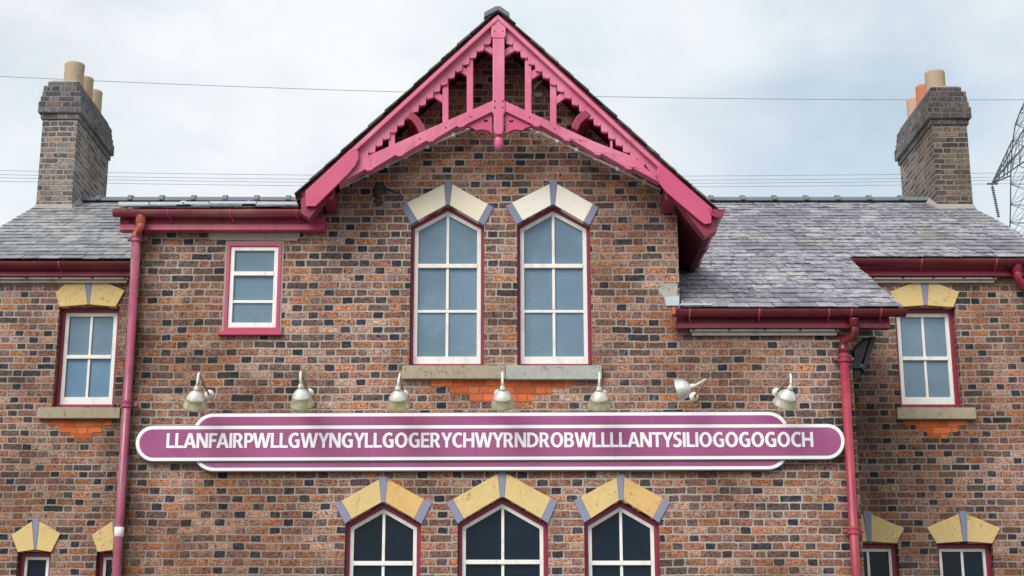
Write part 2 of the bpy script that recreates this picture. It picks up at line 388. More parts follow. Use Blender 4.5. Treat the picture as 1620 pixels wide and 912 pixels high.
# ---- window survey: opening outlines on the wall plane
def rect_open(pl, pr, pt, pb, Y):
    x0 = X(pl, pt, Y); x1 = X(pr, pt, Y); return [(x0, Z(pb, Y)), (x1, Z(pb, Y)), (x1, Z(pt, Y)), (x0, Z(pt, Y))]
def point_open(l, a, r, zb, Y):
    L = XZ(*l, Y); Aa = XZ(*a, Y); Rt = XZ(*r, Y); zz = (L[1] + Rt[1]) / 2
    return [(L[0], zb), (Rt[0], zb), (Rt[0], zz), Aa, (L[0], zz)]
ZB1 = Z(578, Y0)
oW2 = point_open((650.3, 355), (708.4, 324), (766, 355), ZB1, Y0)
oW3 = point_open((818, 355), (874.5, 324), (933.5, 355), ZB1, Y0)
oG1 = point_open((546, 829), (606, 795), (666, 829), .95, Y0)
oG2 = point_open((724, 828), (794.5, 787), (867, 828), .95, Y0)
oG3 = point_open((924, 827), (982, 792), (1043, 827), .95, Y0)
oW1 = rect_open(360, 446.6, 385, 524, Y0)
oL1 = rect_open(94, 189.5, 485, 644, Y1); oR1 = rect_open(1414.5, 1511, 486, 644, Y1)
oL2 = rect_open(28, 81, 873, 912, Y1); oL2[0] = (oL2[0][0], 1.1); oL2[1] = (oL2[1][0], 1.1)
oL3 = [(x + 127 / 2430 * 16.4, z) for x, z in oL2]
oR2 = rect_open(1482, 1570, 860, 912, Y1); oR2[0] = (oR2[0][0], 1.1); oR2[1] = (oR2[1][0], 1.1)
oR3 = [(x - 152 / 2430 * 16.4, z) for x, z in oR2]

# ---- walls
TW = .24
def gable_cut(x): return zgab(x) - .13
front = [(XL, 0), (XR, 0), (XR, ZS_R + .1), (XGR, ZS_R + .1), (XGR, gable_cut(XGR)), (XC, gable_cut(XC)), (XGL, min(gable_cut(XGL), ZS_L + .3)), (XGL, ZS_L + .12), (XL, ZS_L + .12)]
link('wall', MB().prism(front, Y0, Y0 + TW, [oW1, oW2, oW3, oG1, oG2, oG3]), M['brick'], B)
for xa, xb, holes in ((VL + .05, XL - .002, [oL1, oL2, oL3]), (XR + .002, VR - .05, [oR1, oR2, oR3])):
    hs = []
    for h in holes:
        hx0 = max(h[0][0], xa + .02); hx1 = min(h[1][0], xb - .02)
        hs.append([(hx0, h[0][1]), (hx1, h[0][1]), (hx1, h[2][1]), (hx0, h[2][1])])
    link('wall', MB().prism([(xa, 0), (xb, 0), (xb, ZS_W + .1), (xa, ZS_W + .1)], Y1, Y1 + TW, hs), M['brick_wing'], B)
# returns of the centre block
link('wall', MB().prism([(Y0 + TW, 0), (Y1 + .2, 0), (Y1 + .2, zdorm(Y1 + .2) - .12), (Y0 + TW, zdorm(Y0 + TW) - .12)], XL, XL + TW, plane='YZ'), M['brick'], B)
link('wall', MB().prism([(Y0 + TW, 0), (Y1 - .002, 0), (Y1 - .002, zroof(Y1) - .12), (Y0 + TW, zroof(Y0 + TW) - .12)], XR - TW, XR, plane='YZ'), M['brick'], B)
link('wall', MB().prism([(Y0 + TW, ZS_R), (17.6, ZS_R), (17.6, gable_cut(XGR)), (Y0 + TW, gable_cut(XGR))], XGR - TW, XGR, plane='YZ'), M['brick'], B)
# end walls and rear wall
YBK = 2 * YR - Y1
for xa in (VL + .05, VR - .05 - TW):
    link('wall', MB().prism([(Y1 + TW, 0), (YBK, 0), (YBK, zroof(Y1) - .1), (YR, ZR - .1), (Y1 + TW, zroof(Y1 + TW) - .1)], xa, xa + TW, plane='YZ'), M['brick_wing'], B)
link('wall', MB().box(VL + .05, VR - .05, YBK + .002, YBK + TW, 0, zroof(Y1) - .1), M['brick_wing'], B)

# ---- roofs
def slates(mb, org, U, V, N, vmax, rng, wid=.22, exp=.20, seed=1, th=.007, tilt=.016, jit=.5):
    rnd = random.Random(seed); j = 0; v = 0.0
    while v < vmax:
        u0, u1 = rng(v); x = u0 - rnd.random() * .1 - (wid / 2 if j % 2 else 0)
        while x < u1:
            wv = wid * rnd.uniform(.82, 1.16)
            a = max(x, u0); b = min(x + wv - .008, u1 + rnd.uniform(-.012, .012) * (jit > 0))
            if b - a > .03:
                vb = v + rnd.uniform(-.010, .010) * jit * 2; vt = min(v + exp * 1.9, vmax + .02); lf = rnd.uniform(0, .006); sk = rnd.uniform(-.006, .006)
                lo1 = tilt + lf; lo2 = tilt + lf + rnd.uniform(-.003, .003); hi = .001
                pts = []
                for (uu, vv, hh) in ((a, vb + sk, lo1), (b, vb - sk, lo2), (b, vt, hi), (a, vt, hi)):
                    pts.append(org + U * uu + V * vv + N * (hh + th))
                for (uu, vv, hh) in ((a, vb + sk, lo1), (b, vb - sk, lo2), (b, vt, hi), (a, vt, hi)):
                    pts.append(org + U * uu + V * vv + N * hh)
                mb.add(pts, [(0, 1, 2, 3), (4, 5, 1, 0), (5, 6, 2, 1), (7, 4, 0, 3)])
            x += wv
        v += exp; j += 1
def plane_axes(sl):
    c = 1 / math.sqrt(1 + sl * sl); return Vector((1, 0, 0)), Vector((0, c, sl * c)), Vector((0, -sl * c, c)), c
def slab(pts, t, N): 
    return MB().add([Vector(p) for p in pts] + [Vector(p) - N * t for p in pts], [tuple(range(len(pts))), tuple(range(len(pts), 2 * len(pts)))[::-1]] + [(i, i + len(pts), (i + 1) % len(pts) + len(pts), (i + 1) % len(pts)) for i in range(len(pts))])
U, V, N, c = plane_axes(SL)
XCS = X(1425, 489, 14.62)                                    # verge of the low right-hand roof
# right roof
o_r = Vector((0, 14.62, ZE)); vm = (YR - 14.62) / c
vbreak = (16.66 - 14.62) / c
rf = link('roof', slab([(XGR + .01, 14.66, zroof(14.66)), (XCS, 14.66, zroof(14.66)), (XCS, 16.74, zroof(16.74)), (VR, 16.74, zroof(16.74)), (VR, YR, ZR), (XGR + .01, YR, ZR)], .09, N), M['board'], B)
mb = MB(); slates(mb, o_r, U, V, N, vm, lambda v: (XGR + .015, XCS + .02 if v < vbreak - .02 else VR + .02), seed=3)
link('slate_covering', mb, M['slate'], rf, recalc=False)
# left wing roof
rl = link('roof', slab([(VL, 16.74, zroof(16.74)), (XL + .3, 16.74, zroof(16.74)), (XL + .3, YR, ZR), (VL, YR, ZR)], .09, N), M['board'], B)
mb = MB(); slates(mb, Vector((0, 16.66, ZW)), U, V, N, (YR - 16.66) / c, lambda v: (VL - .02, XL + (.0 if v < .5 else .28)), seed=5)
link('slate_covering', mb, M['slate_l'], rl, recalc=False)
# shallow roof over the left part of the centre block
XDL = X(190, 345, YE)
U2, V2, N2, c2 = plane_axes(SD)
rd = link('roof', slab([(XDL + .02, 14.66, zdorm(14.66)), (XGL - .01, 14.66, zdorm(14.66)), (XGL - .01, YR, ZR + .01), (XDL + .02, YR, ZR + .01)], .08, N2), M['board'], B)
mb = MB(); slates(mb, Vector((0, 14.62, ZD)), U2, V2, N2, (YR - 14.62) / c2, lambda v: (XDL, XGL - .01), seed=8)
link('slate_covering', mb, M['slate_l'], rd, recalc=False)
link('verge_board', MB().prism([(YE + .0, ZS_L), (Y1 + .3, ZS_L + SD * (Y1 + .3 - YE)), (Y1 + .3, zdorm(Y1 + .3) - .04), (YE, zdorm(YE) - .04)], XDL, XL - .003, plane='YZ'), M['crimson'], rd)
# lead along the foot of that roof
mb = MB(); rnd = random.Random(4)
x = XDL
while x < XGL - .25:
    wv = rnd.uniform(.25, .5); lift = rnd.uniform(.0, .012)
    mb.prism([(14.585, ZD + .035 + lift), (14.96, ZD + .16 + lift), (14.96, ZD + .166 + lift), (14.585, ZD + .062 + lift)], x, min(x + wv, XGL - .2), plane='YZ'); x += wv - .01
for pxb in (291, 394):
    q = P(pxb, 326, 14.76); mb.lathe((q.x, 14.76, q.z - .05), (0, -.3, 1), [(0, .09), (.05, .075), (.09, .04), (.10, .004)], 10)
link('lead_flashing', mb, M['lead'], rd)
# rear slope
rb = link('roof', slab([(VL, YR, ZR), (VR, YR, ZR), (VR, 2 * YR - 16.4, ZW), (VL, 2 * YR - 16.4, ZW)], .09, Vector((0, SL * c, c))), M['slate_l'], B)
# ridge tiles
def ridge(mb, x0, x1, y, z, seg=.43, r=.072):
    x = x0; n = 10
    while x < x1:
        xe = min(x + seg, x1)
        for (a, b, rr, dz) in ((x, xe - .05, r, 0), (xe - .06, xe, r * 1.24, .006)):
            arc = [(y + math.cos(math.pi * k / n) * rr * 1.3, z - .02 + dz + math.sin(math.pi * k / n) * rr) for k in range(n + 1)]
            mb.prism(arc, a, b, plane='YZ')
        x = xe
    return mb
link('ridge_tiles', ridge(MB(), XGR - .6, 5.95, YR, ZR + .03), M['ridge'], rf)
link('ridge_tiles', ridge(MB(), -5.85, XGL + .5, YR, ZR + .03), M['ridge'], rl)

# ---- gable roof
YGF, YGB = 14.27, 21.5
ang = math.atan(SG); cg, sg = math.cos(ang), math.sin(ang)
XGLE, XGRE = Ll.x - .02, Rr.x + .02
for side, xe, sd_ in ((-1, XGLE, 21), (1, XGRE, 22)):
    Vg = Vector((-side * cg, 0, sg)); Ng = Vector((side * sg, 0, cg)); Ug = Vector((0, 1, 0))
    ze = zgab(xe)
    rg = link('roof', slab([(xe, YGF + .05, ze), (xe, YGB, ze), (XC, YGB, ZA), (XC, YGF + .05, ZA)], .06, Ng), M['crimson'], B)
    mb = MB(); L = math.hypot(xe - XC, ze - ZA)
    slates(mb, Vector((xe, 0, ze)) - Vg * .05, Ug, Vg, Ng, L + .04, lambda v: (YGF - .01 + random.uniform(-.012, .012), YGB), seed=sd_, th=.008, tilt=.014, jit=1.0)
    link('slate_covering', mb, M['slate_edge'], rg, recalc=False)
# ridge capping with its lead front piece
mb = MB()
cap = px_poly([(765.5, 30), (766, 21), (784, 11.5), (791, 11.5), (806, 22), (806.5, 30), (788, 18)], YGF)
mb.prism(cap, YGF - .03, YGF + .35)
mb2 = [(a, b - .01) for a, b in cap]; mb.prism([(XC + (a - XC) * .9, b) for a, b in mb2], YGF + .352, YGB)
link('ridge_tiles', mb, M['ridge'], rg, bevel=.008)

# ---- gable timberwork
T = link('gable_truss', MB().prism(px_poly([(779.3, 60), (798.2, 60), (798.2, 158), (799.8, 162), (799.8, 177), (797, 182), (797, 208), (794.5, 213), (783.5, 213), (781, 208), (781, 182), (777.8, 177), (777.8, 162), (779.3, 158)], YG - .07), YG - .07, YG + .06), M['pink'], B, bevel=.014)
link('king_post_head', MB().prism(px_poly([(777, 34), (787.5, 24), (800.5, 34), (800.5, 57), (798, 60.2), (779.5, 60.2), (777, 57)], YG - .075), YG - .075, YG + .05), M['pink'], T, bevel=.01)
q = P(789, 213, YG - .01)
link('pendant', MB().lathe((q.x, YG - .01, q.z), (0, 0, -1), [(0, .040), (.012, .045), (.03, .030), (.045, .038), (.062, .050), (.075, .046), (.10, .049), (.13, .043), (.16, .026), (.172, .004)], 20), M['pink'], T, smooth=True)
# raking boards with toothed lower edge
def rake(side):
    if side < 0: o1, o2, t1, t2 = (788, 23), (487, 299), (777, 59), (560, 262.5)
    else: o1, o2, t1, t2 = (788, 23), (1122, 330), (800, 59), (1020, 262)
    def lerp(a, b, t): return (a[0] + (b[0] - a[0]) * t, a[1] + (b[1] - a[1]) * t)
    # outer moulding: two fillets
    a0, a1 = o1, o2
    link('barge_moulding', MB().prism(px_poly([a0, a1, (a1[0] - side * 1.5, a1[1] + 8), (a0[0], a0[1] + 8.5)], YG - .085), YG - .085, YG + .02), M['pink'], T, bevel=.006)
    b0 = (o1[0], o1[1] + 11); b1 = (o2[0] - side * 2, o2[1] + 11.5)
    inner = [b0, b1]
    e = lerp(b0, b1, .80)
    n = 19; pts = []
    for i in range(n):
        p = lerp(t2, t1, i / n); q_ = lerp(t2, t1, (i + 1) / n); dx_ = q_[0] - p[0]
        pts += [(p[0], p[1] - 2.5), (p[0] + dx_ * .12, p[1] + 1.5), (p[0] + dx_ * .90, p[1] - .5), (p[0] + dx_ * .98, q_[1] + 4.5)]
    pts.append(t1)
    poly = [b0, lerp(b0, b1, .9)] + [(t2[0] + side * 12, t2[1] + 14)] + pts
    link('bargeboard', MB().prism(px_poly(poly, YG - .025), YG - .025, YG + .025), M['pink'], T)
    link('barge_groove', MB().prism(px_poly([(a0[0], a0[1] + 8), (a1[0] - side, a1[1] + 7.5), (a1[0] - side * 2, a1[1] + 12), (b0[0], b0[1] + .5)], YG + .010), YG + .010, YG + .02), M['crimson'], T)  # recess shade put into the colour, darker than the pink boards
for sd_ in (-1, 1): rake(sd_)
def timber(name, pts, y0, y1, mat='pink', bevel=.008, holes=()):
    return link(name, MB().prism(px_poly(pts, y0), y0, y1, [px_poly(h, y0) for h in holes]), M[mat], T, bevel=bevel)
# sloping ties with chamfer stops
def tie(top, bot):
    n = 5; pts = list(top)
    out_ = []
    for i in range(n + 1):
        t = i / n; x = bot[0][0] + (bot[1][0] - bot[0][0]) * t; y = bot[0][1] + (bot[1][1] - bot[0][1]) * t
        sx = 1 if bot[1][0] > bot[0][0] else -1
        if 0 < i < n: out_ += [(x - sx * 7, y - 2.4 - sx * 0), (x - sx * 3.5, y + 1.0), (x, y + 1.6), (x + sx * 4, y + 2.4), (x + sx * 7, y - .2)]
        else: out_.append((x, y))
    return pts + out_
timber('sloping_tie', tie([(536, 291), (560, 257), (576, 249.5), (640, 221), (778.5, 160)], [(778.5, 176.5), (536, 291)]), YG - .055, YG + .07)
timber('sloping_tie', tie([(1043, 285), (1012, 257), (1000, 247), (940, 224), (799.5, 160)], [(799.5, 176.5), (1043, 289)]), YG - .055, YG + .07)
# studs and short braces
for a, b, t, bo in ((738.4, 748.6, 82, 180), (699.9, 709.6, 118, 197), (614.8, 624.8, 198, 234), (830.5, 841, 82, 183), (870.4, 880.5, 118, 199), (965.5, 969.5, 214, 240)):
    timber('stud', [(a, t), (b, t), (b, bo), (a, bo)], YG - .0, YG + .07, bevel=.006)
for pts in ([(761.2, 76.5), (768.3, 67), (779.4, 77), (779.4, 87)], [(798, 79), (812.5, 68), (820, 77.5), (798, 90)], [(723, 111), (730, 101), (738.6, 110), (738.6, 121)],
            [(841, 113), (854, 104), (861, 114), (841, 126)], [(680.5, 150.5), (689, 141), (700, 151.5), (700, 163)], [(880.5, 153), (891, 144), (899, 152.5), (880.5, 165)]):
    timber('brace', pts, YG + .004, YG + .06, bevel=.005)
heart = lambda x, y: [(x - 4, y - 1), (x - 2, y - 2.6), (x, y - 1.2), (x + 2, y - 2.6), (x + 4, y - 1), (x + 2.5, y + 1.2), (x, y + 2.6), (x - 2.5, y + 1.2)]
timber('spandrel', [(778.3, 177.2), (778.3, 212), (776, 209.5), (772.6, 207), (766, 205.3), (762, 205), (753, 206.3), (747, 202.4), (741, 200.2), (730, 201)], YG - .02, YG + .03, 'plate', 0, [heart(768.7, 192)])
timber('spandrel', [(799.6, 177.2), (848, 201), (841, 200), (832, 202.4), (825, 206.6), (816, 205), (810, 206), (804, 209), (799.6, 212.5)], YG - .02, YG + .03, 'plate', 0, [heart(809, 192.5)])
# bowed purlin covers running back to the wall
for pts in ([(642, 186), (650, 176), (661, 184), (670, 196), (674, 206), (663, 211), (658, 200), (651, 191)], [(935, 182), (926, 174), (914, 182), (907, 193), (904, 202), (914, 207), (918, 197), (926, 189)]):
    timber('purlin_cover', pts, YG - .04, Y0 - .01, 'crimson', .006)
# end plates
timber('end_plate', [(483, 303), (555, 236), (562, 235), (567, 240), (567, 252), (562, 262), (553, 273), (499, 326.5), (483.5, 326.5)], YG - .105, YG - .070, 'plate', .004)
timber('end_plate', [(1041, 262), (1047, 261), (1126, 329), (1125.5, 353), (1115, 355), (1108, 350), (1053, 303), (1043, 290), (1039, 275)], YG - .105, YG - .070, 'plate', .004)
# corbel blocks
for a, b in ((509, 528), (1053, 1070.5)):
    q0 = XZ(a, 316.3, YG - .02); q1 = XZ(b, 298, YG - .02)
    link('corbel_block', MB().box(q0[0], q1[0], YG - .02, Y0 - .005, q0[1], q1[1] + .04), M['crimson'], T, bevel=.006)
# boxed ends of the eaves under the gable roof, boarding behind them with eaves shade put into its colour
M['soffit'] = paint('shaded_maroon_soffit', (.10, .010, .022), .5, .2)
for side, xe, xw in ((-1, XGLE, XGL), (1, XGRE, XGR)):
    zt = zgab(xe) - .07
    poly = [(xe - side * .01, zt), (xe - side * .02, zt - .14), (xe - side * (.10 if side < 0 else .12), zt - .19)] + ([(xe + .26, zgab(xe + .26) - .30), (xe + .26, zgab(xe + .26) - .08)] if side < 0 else [(xe - .40, zgab(xe - .40) - .26), (xe - .40, zgab(xe - .40) - .08)])
    link('eaves_box', MB().prism(poly, YG - .055, YG + .10), M['crimson'], B)
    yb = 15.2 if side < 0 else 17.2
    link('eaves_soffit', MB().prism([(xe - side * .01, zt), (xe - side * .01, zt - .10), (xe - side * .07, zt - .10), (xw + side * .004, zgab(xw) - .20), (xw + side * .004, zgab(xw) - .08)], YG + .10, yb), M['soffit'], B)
# bolts on the king post
for a, b in ((782.5, 39), (795.5, 39), (782.5, 50), (795.5, 50), (782.5, 160), (795.5, 160), (782.5, 170), (795.5, 170), (744, 184), (705, 201), (664, 219), (838, 185), (877, 203), (918, 222)):
    q = P(a, b, YG - .07); d = -.003 if 780 < a < 800 else .012
    link('bolt', MB().lathe((q.x, YG - .07 + d + .003, q.z), (0, -1, 0), [(0, .009), (.006, .008), (.007, .001)], 8), M['bolt'], T)

# ---- chimneys
def chimney(xa, xb, pots, dz=0):
    yf, yb = 19.55, 21.25
    zt = lambda py: Z(py, yf)
    z0 = zroof(yf) - .3; z1 = Z(189, yf) - dz
    c_ = link('chimney', MB().box(xa, xb, yf, yb, z0, z1), M['brick_chimney'], B)
    mb = MB(); hC = CAPH; outs = [.024, .058, .058, .040, .026, .018, -.025]
    for i, e in enumerate(outs):
        mb.box(xa - e, xb + e, yf - e, yb + e, z1 + i * hC + (.0 if i else .0), z1 + (i + 1) * hC - .001)
    link('chimney_cap', mb, M['brick_cap'], c_, bevel=.006)
    zb = zroof(yf)
    sk = MB(); h = .075
    prof = lambda e: [(xa - e, yf - e), (xb + e, yf - e)]
    # sloping mortar skirt where the stack leaves the slates
    v = [(xa - .05, yf - .05, zb - .06), (xb + .05, yf - .05, zb - .06), (xb + .05, YR, ZR + .02), (xb + .05, yb, 2 * ZR - zroof(yb)), (xa - .05, yb, 2 * ZR - zroof(yb)), (xa - .05, YR, ZR + .02),
         (xa - .004, yf - .004, zb + h), (xb + .004, yf - .004, zb + h), (xb + .004, YR, ZR + h + .02), (xb + .004, yb, 2 * ZR - zroof(yb) + h), (xa - .004, yb, 2 * ZR - zroof(yb) + h), (xa - .004, YR, ZR + h + .02)]
    sk.add(v, [(i, (i + 1) % 6, (i + 1) % 6 + 6, i + 6) for i in range(6)])
    link('mortar_skirt', sk, M['flaunch'], c_)
    ztop = Z(128, yf) - dz
    fl = MB()
    for i, (y, mt) in enumerate(pots):
        xm = (xa + xb) / 2 + (.06 if xa < 0 else -.06)
        r_ = .135 if i == 0 else .125; top = Z(100 if xa < 0 else 113, 19.8) - ztop
        link('chimney_pot', MB().lathe((xm, y, ztop - .02), (0, 0, 1), [(0, r_ * 1.0), (top * .9, r_ * .99), (top, r_ * 1.02), (top + .015, r_ * .97), (top + .012, r_ * .84), (top * .4, r_ * .8)], 24), M[mt], c_, smooth=True)
    link('mortar_bed', MB().box(xa + .05, xb - .05, yf + .05, yb - .05, ztop - .05, ztop + .03), M['flaunch'], c_, bevel=.02)
chimney(-6.17, -5.70, [(19.84, 'pot'), (20.36, 'pot'), (20.86, 'pot')])
chimney(5.84, 6.31, [(19.84, 'pot'), (20.36, 'pot_orange'), (20.86, 'pot_pink')], CAPH)

# ---- gutters, fascias, soffits
def gutter(name, x0, x1, y, zt, r, mat, brackets, bmat, collar=()):
    n = 10; arc_o = [(y + math.cos(math.pi + math.pi * k / n) * r, zt + math.sin(math.pi + math.pi * k / n) * r * 1.05) for k in range(n + 1)]
    arc_i = [(y + math.cos(2 * math.pi - math.pi * k / n) * (r - .007), zt + math.sin(2 * math.pi - math.pi * k / n) * (r - .007)) for k in range(n + 1)]
    mb = MB().prism(arc_o + arc_i, x0, x1, plane='YZ')
    for xc_ in collar:
        a2 = [(y + (p[0] - y) * 1.12, zt + (p[1] - zt) * 1.12) for p in arc_o]; b2 = [(y + (p[0] - y) * 1.01, zt + (p[1] - zt) * 1.01) for p in arc_o[::-1]]
        mb.prism(a2 + b2, xc_ - .04, xc_ + .04, plane='YZ')
    g_ = link(name, mb, M[mat], B)
    for xb_ in brackets:
        bm_ = MB()
        a2 = [(y + (p[0] - y) * 1.08, zt + (p[1] - zt) * 1.08) for p in arc_o]; b2 = [(y + (p[0] - y) * 1.005, zt + (p[1] - zt) * 1.005) for p in arc_o[::-1]]
        bm_.prism(a2 + b2, xb_ - .008, xb_ + .008, plane='YZ')
        bm_.tube([(xb_, y + r * .4, zt - r * .9), (xb_ + .02, y + r * 1.1, zt - r * 1.5), (xb_ + .02, y + r * 1.5, zt - r * 1.7)], .008, 6)
        link('gutter_bracket', bm_, M[bmat], g_)
    return g_
def fascia(x0, x1, yf, ztop, zbot, ywall, mat):
    # (yf, ztop) top front, sloping board down to zbot and back to the wall
    zm = zbot + (ztop - zbot) * .40
    poly = [(yf + .03, ztop), (yf + .03, zm), (yf - .006, zm - .012), (yf - .008, zbot), (ywall - .004, zbot), (ywall - .004, ztop)]
    return link('fascia', MB().prism(poly, x0, x1, plane='YZ'), M[mat], B)
gx0, gx1 = X(1068, 492, 14.60), X(1432, 492, 14.60)
gutter('gutter', gx0, gx1, 14.60, Z(491, 14.60), .066, 'gutter', [X(v, 495, 14.60) for v in (1090, 1200, 1310, 1345, 1392)], 'crimson_old')
fascia(X(1071, 505, YE), X(1408, 505, YE), YE, ZE - .03, ZS_R, Y0, 'crimson')
gutter('gutter', X(180, 335, 14.60), X(484, 335, 14.60), 14.60, Z(334, 14.60), .062, 'gutter_old', [X(v, 338, 14.60) for v in (267, 365, 470)], 'crimson_old')
link('gutter_end', MB().prism([(14.53, Z(490, 14.60) + .01), (14.67, Z(490, 14.60) + .01), (14.73, ZS_R + .005), (14.66, ZS_R - .004), (14.60, Z(490, 14.60) - .07), (14.54, Z(490, 14.60) - .06)], gx0 - .035, gx0 - .002, plane='YZ'), M['rust'], B, bevel=.004)
fascia(X(190, 350, YE), X(514, 350, YE), YE, ZD - .03, ZS_L, Y0, 'crimson_old')
gutter('gutter', VL - .1, X(207, 416, 16.655), 16.655, Z(416, 16.655), .066, 'gutter', [X(v, 418, 16.655) for v in (95,)], 'crimson_old')
fascia(VL - .02, X(205, 428, YEW), YEW, ZW - .03, ZS_W, Y1, 'crimson_old')
gutter('gutter', X(1331, 412, 16.655), VR + .1, 16.655, Z(412, 16.655), .070, 'gutter', [X(v, 414, 16.655) for v in (1456, 1574)], 'crimson_old', [X(1595, 414, 16.655)])
fascia(X(1345, 428, YEW), VR + .02, YEW, ZW - .03, ZS_W, Y1, 'crimson')
# side gutter of the gable, running back over the right roof
gq = P(1134, 331, 14.26); r = .082; n = 10
arc = lambda k_, rr: (gq.x + math.cos(math.pi + math.pi * k_ / n) * rr, gq.z + math.sin(math.pi + math.pi * k_ / n) * rr * 1.1)
go = MB().prism([arc(k, r) for k in range(n + 1)] + [arc(n - k, r - .008) for k in range(n + 1)], 14.24, 16.75)
for yy in (14.9, 15.5, 16.1): go.prism([arc(k, r * 1.12) for k in range(n + 1)] + [arc(n - k, r * 1.01) for k in range(n + 1)], yy, yy + .05)
go.prism([arc(k, r * .99) for k in range(n + 1)], 14.26, 14.268)
link('gutter', go, M['crimson'], B)
# left side gutter (hidden from the front by the eaves)
# downpipes
def ears(mb, x, y, z, r):
    mb.lathe((x, y, z - .035), (0, 0, 1), [(0, r * 1.05), (.004, r * 1.3), (.02, r * 1.3), (.024, r * 1.14), (.046, r * 1.14), (.05, r * 1.3), (.066, r * 1.3), (.07, r * 1.05)], 16)
    mb.box(x - r * 2.3, x + r * 2.3, y + r * .5, y + r * .8, z - .018, z + .018)
    for s_ in (-1, 1): mb.tube([(x + s_ * r * 2.0, y + r * .9, z), (x + s_ * r * 2.0, y - .0, z)], .014, 8)
def downpipe(outlet, foot, r, mat, elbowmat, ear_z, label=None, zend=.05, mids=None):
    a = Vector(outlet); b = Vector(foot)
    pts = [a + Vector((0, 0, .0)), a + Vector((0, 0, -.10)), a + Vector((0, 0, -.15)) + (b - a) * .04]
    m2 = [b + Vector((0, 0, .10)), b + Vector((0, 0, .04)), b + Vector((0, 0, -.02))]
    pipe = link('downpipe', MB().tube([(b.x, b.y, b.z), (b.x, b.y, zend)], r, 20), M[mat], B, smooth=True)
    link('swan_neck', MB().tube(pts + m2, r * .98, 16).lathe(a + Vector((0, 0, .02)), (0, 0, -1), [(0, r * .9), (.005, r * 1.22), (.02, r * 1.22), (.025, r * 1.15), (.09, r * 1.15), (.095, r * 1.02)], 16).lathe(b + Vector((0, 0, .05)), (0, 0, -1), [(0, r * 1.0), (.005, r * 1.2), (.07, r * 1.2), (.075, r * 1.02)], 16), M[elbowmat], pipe, smooth=True)
    for z in ear_z:
        mb = MB(); ears(mb, b.x, b.y, z, r); link('pipe_clip', mb, M[mat], pipe)
    return pipe
yp = Y0 - .075
pl = downpipe(P(223, 343, 14.61), P(217, 374, yp), .043, 'pipe_old', 'rust', [Z(378, yp), Z(640, yp)])
zt_ = Z(842, yp)
link('tape_band', MB().lathe((X(217, 372, yp), yp, zt_ - .045), (0, 0, 1), [(0, .0445), (.001, .046), (.089, .046), (.09, .0445)], 20), M['tape'], pl, smooth=True)
downpipe(P(1351, 507, 14.61), P(1334.5, 555, yp), .043, 'pipe', 'gutter', [Z(568, yp), Z(840, yp)])
downpipe(P(1609, 421, 16.67), P(1628, 470, Y1 - .075), .05, 'pipe', 'pipe', [])

# ---- windows
def window(outline, Yw, recess, frame_w, sash_w, hbars, vbar, frame='frame', glass='glass_up', bottom_rail=.05, red_bottom=True, glass2=None, meet=0, barw=.028):
    y = Yw + recess
    inn = inset(outline, frame_w)
    if not red_bottom: inn = [(p[0], outline[0][1] + .012) if abs(p[1] - min(q[1] for q in inn)) < 1e-6 else p for p in inn]
    Wn = link('window', MB().ring(outline, inn, y, y + .10), M[frame], B, bevel=.004)
    g_ = inset(inn, .002); opening = inset(inn, sash_w)
    zlo = min(p[1] for p in opening)
    opening = [(p[0], zlo + bottom_rail) if abs(p[1] - zlo) < 1e-6 else p for p in opening]
    sash = MB().ring(g_, opening, y + .018, y + .06)
    xs = [p[0] for p in opening]; xa, xb = min(xs), max(xs); ztop = max(p[1] for p in opening); zb = min(p[1] for p in opening)
    zsh = sorted(set(round(p[1], 4) for p in opening))[1]
    for i, hz in enumerate(hbars):
        wv = .042 if i == meet else barw
        sash.box(xa - .002, xb + .002, y + (.010 if i == meet else .026), y + .056, hz - wv / 2, hz + wv / 2)
    if vbar:
        xm = (xa + xb) / 2; cuts = [zb] + sorted(hbars) + [ztop]
        for i in range(len(cuts) - 1):
            lo = cuts[i] + (0 if i == 0 else .02); hi = cuts[i + 1] - (.02 if i < len(cuts) - 2 else 0)
            sash.box(xm - barw / 2, xm + barw / 2, y + .028, y + .054, lo - .002, hi + .004)
    link('sash', sash, M['white'], Wn, bevel=.003)
    def gl(name, zl, zh, mat, yy):
        pts = []
        src = inset(opening, -.01)
        pp = [(x, min(max(z, zl), zh)) for x, z in src]
        link(name, MB().prism(pp, yy, yy + .005), M[mat], Wn)
    if glass2:
        zc = hbars[meet]
        link('glass', MB().prism([(xa - .01, zc), (xb + .01, zc), (xb + .01, ztop + .01), (xa - .01, ztop + .01)], y + .045, y + .05), M[glass], Wn)
        link('glass', MB().prism([(xa - .01, zb - .01), (xb + .01, zb - .01), (xb + .01, zc - .001), (xa - .01, zc - .001)], y + .05, y + .055), M[glass2], Wn)
    else:
        link('glass', MB().prism(inset(opening, -.01), y + .045, y + .05), M[glass], Wn)
    return Wn
def stones(Wn, Yw, parts, dx=0.0, proud=.012, dy=0.0):
    for name, mat, pts in parts:
        link(name, MB().prism(px_poly([(a + dx, b + dy) for a, b in pts], Yw - proud), Yw - proud, Yw + .10), M[mat], Wn, bevel=.004)
def sill(Wn, x0, x1, zt, zb, Yw, mat, out_=.07):
    link('sill', MB().prism([(Yw - out_, zt - .012), (Yw + .12, zt), (Yw + .12, zb), (Yw - out_, zb)], x0, x1, plane='YZ'), M[mat], Wn, bevel=.006)
ya = lambda v, rec=.1: Z(v, Y0 + rec)
